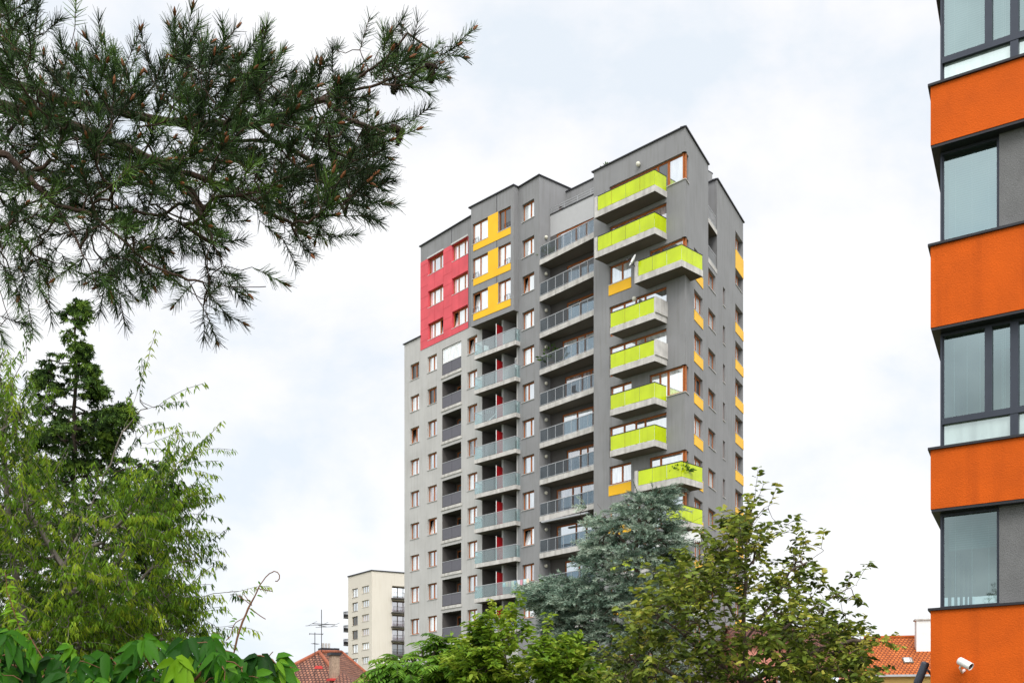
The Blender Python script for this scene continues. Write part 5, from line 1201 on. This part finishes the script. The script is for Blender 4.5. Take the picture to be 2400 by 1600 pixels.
# laundry on one glass balcony
lo = empty('drying_laundry', FY.p(-1.2,0.12,LV(4)), 'pastel laundry hung along the rail of a low glass balcony', 'laundry')
cols_ = [(0.55,0.7,0.72),(0.75,0.6,0.45),(0.7,0.45,0.4),(0.8,0.75,0.6),(0.3,0.45,0.6),(0.65,0.65,0.7),(0.6,0.3,0.35)]
for i in range(9):
    q = MB(); w = random.uniform(0.25,0.4); h = random.uniform(0.35,0.7); n = 6
    for k in range(n):
        x0, x1 = w*k/n, w*(k+1)/n; y0, y1 = 0.02*math.sin(k*2.1+i), 0.02*math.sin((k+1)*2.1+i)
        q.quad((x0,y0,1.02-h),(x1,y1,1.02-h),(x1,y1*0.3,1.03),(x0,y0*0.3,1.03))
    o = link('garment', q.mesh('garment', mat('cloth', cols_[i % 7], 0.9, var=0.1)), lo, (0,0,0), FY.yaw); o.location = Vector((FY.u.x, FY.u.y, 0))*(-0.3+i*0.34) + Vector((FY.inn.x,FY.inn.y,0))*0.08
# air conditioner on a glass balcony
ac = empty('air_conditioner', FY.p(FY.upx(1186),1.0,LV(10)), 'white air conditioner unit on a high glass balcony', 'air conditioner')
q = MB(); q.box(0,0.55,0,0.3,1.25,2.0); link('casing', q.mesh('casing', M['white']), ac, (0,0,0), FY.yaw)
q = MB(); q.lathe([(0.001,0),(0.26,0),(0.26,0.012),(0.22,0.02),(0.001,0.02)], (0.27,-0.001,1.62), 16, 0, (0,-1,0)); link('fan_grille', q.mesh('fan_grille', M['steel']), ac, (0,0,0), FY.yaw)
q = MB(); q.box(0.05,0.10,0.05,0.25,0.0,1.25); q.box(0.45,0.50,0.05,0.25,0.0,1.25); link('stand', q.mesh('stand', M['steel']), ac, (0,0,0), FY.yaw)
# white tarpaulins around the rail of a low corner balcony
pl = fp(1530, -D-0.10); tp = empty('balcony_awning', (pl.x,pl.y,EYE+RK(9)+1.05), 'white scalloped awning cloth glimpsed between the cedar and the broadleaf tree', 'awning')
q = MB(); e = onto(FC, fp(1600), -uAv) if False else None
for k in range(24):
    a = fp(1535+k*4.5, -D-0.1); b = fp(1535+(k+1)*4.5, -D-0.1); m_ = RK(9)
    q.quad((a.x-pl.x,a.y-pl.y,0.30),(b.x-pl.x,b.y-pl.y,0.30),(b.x-pl.x,b.y-pl.y,0.95),(a.x-pl.x,a.y-pl.y,0.95)); mid = (a+b)/2
    q.tri((a.x-pl.x,a.y-pl.y,0.30),(mid.x-pl.x,mid.y-pl.y,0.12),(b.x-pl.x,b.y-pl.y,0.30))
link('cloth', q.mesh('cloth', M['white']), tp)

# chairs, drying rack and boxes seen through the balcony glass
def chair(p, yaw, label, col='white'):
    o = empty('balcony_chair', p, label, 'chair', 'chairs on the tower balconies'); o.rotation_euler = (0,0,yaw)
    q = MB(); q.box(-.22,.22,-.22,.22,.42,.45); link('seat', q.mesh('seat', M[col]), o)
    q = MB(); q.box(-.22,.22,.20,.23,.45,.9); link('backrest', q.mesh('backrest', M[col]), o)
    for x in (-.2,.2):
        for y in (-.2,.2):
            q = MB(); q.bar((x,y,0),(x,y,.42),.035,.035); link('leg', q.mesh('leg', M[col]), o)
chair(FY.p(-3.9,0.8,LV(11)), 0.6, 'white plastic chair behind the topmost balcony glass under the yellow windows')
chair(FW.p(3.4,-0.8,LV(9)), 2.4, 'dark chair behind the rail of a long grey balcony', 'black')
ra_ = empty('drying_rack', FY.p(-3.3,0.7,LV(9)), 'white folding drying rack on a glass balcony two floors below the topmost one', 'drying rack')
q = MB(); q.bar((-.5,-.3,0),(.5,.25,.95),.03,.03); q.bar((-.5,.3,0),(.5,-.25,.95),.03,.03)
for t in np.linspace(-.5,.5,7): q.bar((t,-.35,.95),(t,.35,.95),.02,.02)
link('frame', q.mesh('frame', M['white']), ra_)
# the tree across the lane that the office windows mirror
def lane_tree():
    R = random.Random(91); b = Vector((-13,-4,0)); root = plant('lane_tree', b, 'leafy tree across the lane mirrored in the lowest office window', 'tree'); S = Skeleton()
    S.limb([b, b+Vector((0.1,0,2.5)), b+Vector((0.3,0.2,5)), b+Vector((0.2,0.3,8.5))], None, 5)
    pts = []
    while len(pts) < 330:
        v = Vector((R.uniform(-1,1),R.uniform(-1,1),R.uniform(-1,1)))
        if v.length < 1: pts.append(b + Vector((v.x*2.2, v.y*2.2, 6.2+v.z*3.4)))
    ids = S.join(pts, sag=0.03, jit=0.07); LV_ = Leaves(); cen = b+Vector((0,0,6))
    for i in ids: smallbroad(S, i, R, LV_, cen)
    put('trunk', S.mesh('trunk', M['bark'], 0.005, 0.45, 0.16), root)
    put('crown', LV_.mesh('crown', leaf_mat('lane tree leaves', [(0.03,0.06,0.01),(0.07,0.13,0.018),(0.12,0.19,0.025)])), root)
lane_tree()
# ------------------------------------------------------------------ ground, sky, sun, camera
g = MB(); g.box(-900, 900, -300, 1500, -0.3, 0.0)
gm = mat('grass and earth', (0.07,0.085,0.035), 0.95, var=0.4, scale=0.4)
tag(link('ground', g.mesh('ground', gm)), 'grassy ground under the trees and houses', None, None, 'structure')
SUN_AZ, SUN_EL = math.radians(176), math.radians(46)
w = bpy.data.worlds.new('World'); bpy.context.scene.world = w; w.use_nodes = True; N = w.node_tree.nodes; L = w.node_tree.links
for n in list(N): N.remove(n)
out = N.new('ShaderNodeOutputWorld'); sky = N.new('ShaderNodeTexSky'); sky.sky_type = 'NISHITA'; sky.sun_disc = False; sky.sun_elevation = SUN_EL; sky.sun_rotation = SUN_AZ
b1 = N.new('ShaderNodeBackground'); b1.inputs['Strength'].default_value = 0.12; L.new(sky.outputs['Color'], b1.inputs['Color'])
tc = N.new('ShaderNodeTexCoord'); mp = N.new('ShaderNodeMapping'); mp.inputs['Scale'].default_value = (1.0,1.0,1.45); L.new(tc.outputs['Generated'], mp.inputs['Vector'])
ns = N.new('ShaderNodeTexNoise'); ns.inputs['Scale'].default_value = 4.6; ns.inputs['Detail'].default_value = 9; ns.inputs['Roughness'].default_value = 0.56; ns.inputs['Distortion'].default_value = 0.15; L.new(mp.outputs['Vector'], ns.inputs['Vector'])
r = N.new('ShaderNodeValToRGB'); e = r.color_ramp.elements; e[0].position = 0.36; e[0].color = (0.775,0.835,0.90,1); e[1].position = 0.58; e[1].color = (0.985,0.985,0.985,1)
m_ = e.new(0.48); m_.color = (0.915,0.92,0.945,1)
L.new(ns.outputs['Fac'], r.inputs['Fac'])
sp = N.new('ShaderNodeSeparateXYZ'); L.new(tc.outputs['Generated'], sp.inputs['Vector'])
mr = N.new('ShaderNodeMapRange'); mr.inputs['From Min'].default_value = 0.58; mr.inputs['From Max'].default_value = 1.0; mr.inputs['To Min'].default_value = 0.82; mr.inputs['To Max'].default_value = 2.1; L.new(sp.outputs['Z'], mr.inputs['Value'])  # sky above the view brightened to add light on the scene
b2 = N.new('ShaderNodeBackground'); L.new(r.outputs['Color'], b2.inputs['Color']); 
# cloud deck brightened on the sun's side, behind the camera, to light the facades
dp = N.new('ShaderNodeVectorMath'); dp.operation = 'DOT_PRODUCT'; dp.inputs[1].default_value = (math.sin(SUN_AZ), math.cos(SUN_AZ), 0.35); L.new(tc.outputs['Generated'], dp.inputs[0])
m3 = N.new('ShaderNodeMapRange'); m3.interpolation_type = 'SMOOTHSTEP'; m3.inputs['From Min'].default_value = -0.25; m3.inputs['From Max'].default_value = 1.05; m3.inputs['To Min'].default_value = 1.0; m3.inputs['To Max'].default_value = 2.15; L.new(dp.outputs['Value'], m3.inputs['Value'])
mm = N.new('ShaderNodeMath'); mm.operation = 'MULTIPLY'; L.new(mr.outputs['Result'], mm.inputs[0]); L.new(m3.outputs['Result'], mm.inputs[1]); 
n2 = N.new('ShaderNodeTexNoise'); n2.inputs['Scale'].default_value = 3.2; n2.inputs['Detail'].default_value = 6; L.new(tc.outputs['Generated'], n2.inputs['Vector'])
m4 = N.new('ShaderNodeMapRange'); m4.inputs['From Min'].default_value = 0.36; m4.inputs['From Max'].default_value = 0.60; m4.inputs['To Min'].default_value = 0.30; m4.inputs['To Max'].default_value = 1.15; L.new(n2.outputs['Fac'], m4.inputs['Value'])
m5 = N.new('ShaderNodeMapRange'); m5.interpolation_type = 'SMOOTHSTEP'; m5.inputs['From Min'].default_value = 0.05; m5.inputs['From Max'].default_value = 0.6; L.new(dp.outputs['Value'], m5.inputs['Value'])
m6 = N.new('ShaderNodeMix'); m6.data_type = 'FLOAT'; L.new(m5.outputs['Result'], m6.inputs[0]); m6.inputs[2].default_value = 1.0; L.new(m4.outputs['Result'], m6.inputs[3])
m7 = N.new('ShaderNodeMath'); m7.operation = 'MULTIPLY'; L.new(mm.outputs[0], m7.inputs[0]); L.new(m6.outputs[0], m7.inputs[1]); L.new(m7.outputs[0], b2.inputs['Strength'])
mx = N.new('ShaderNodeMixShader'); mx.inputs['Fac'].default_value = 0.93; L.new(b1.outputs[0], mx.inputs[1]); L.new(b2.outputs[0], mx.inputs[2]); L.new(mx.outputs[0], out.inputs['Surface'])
sd = Vector((math.sin(SUN_AZ)*math.cos(SUN_EL), math.cos(SUN_AZ)*math.cos(SUN_EL), math.sin(SUN_EL)))
ld = bpy.data.lights.new('sun', 'SUN'); ld.energy = 1.5; ld.angle = math.radians(25); ld.color = (1,0.965,0.92)
so = bpy.data.objects.new('sun', ld); C.objects.link(so); so.rotation_euler = sd.to_track_quat('Z','Y').to_euler()
cd = bpy.data.cameras.new('camera'); cd.sensor_width = 36; cd.lens = FPX/2400*36; cd.shift_y = (HY-800)/2400; cd.clip_end = 5000; cd.clip_start = 0.1
co = bpy.data.objects.new('camera', cd); C.objects.link(co); co.location = (0,0,EYE); co.rotation_euler = (math.radians(90), 0, 0)
sc = bpy.context.scene; sc.camera = co
sc.view_settings.view_transform = 'Standard'; sc.view_settings.look = 'None'; sc.view_settings.exposure = 0.45; sc.view_settings.gamma = 1
sc.cycles.max_bounces = 7; sc.cycles.transparent_max_bounces = 12
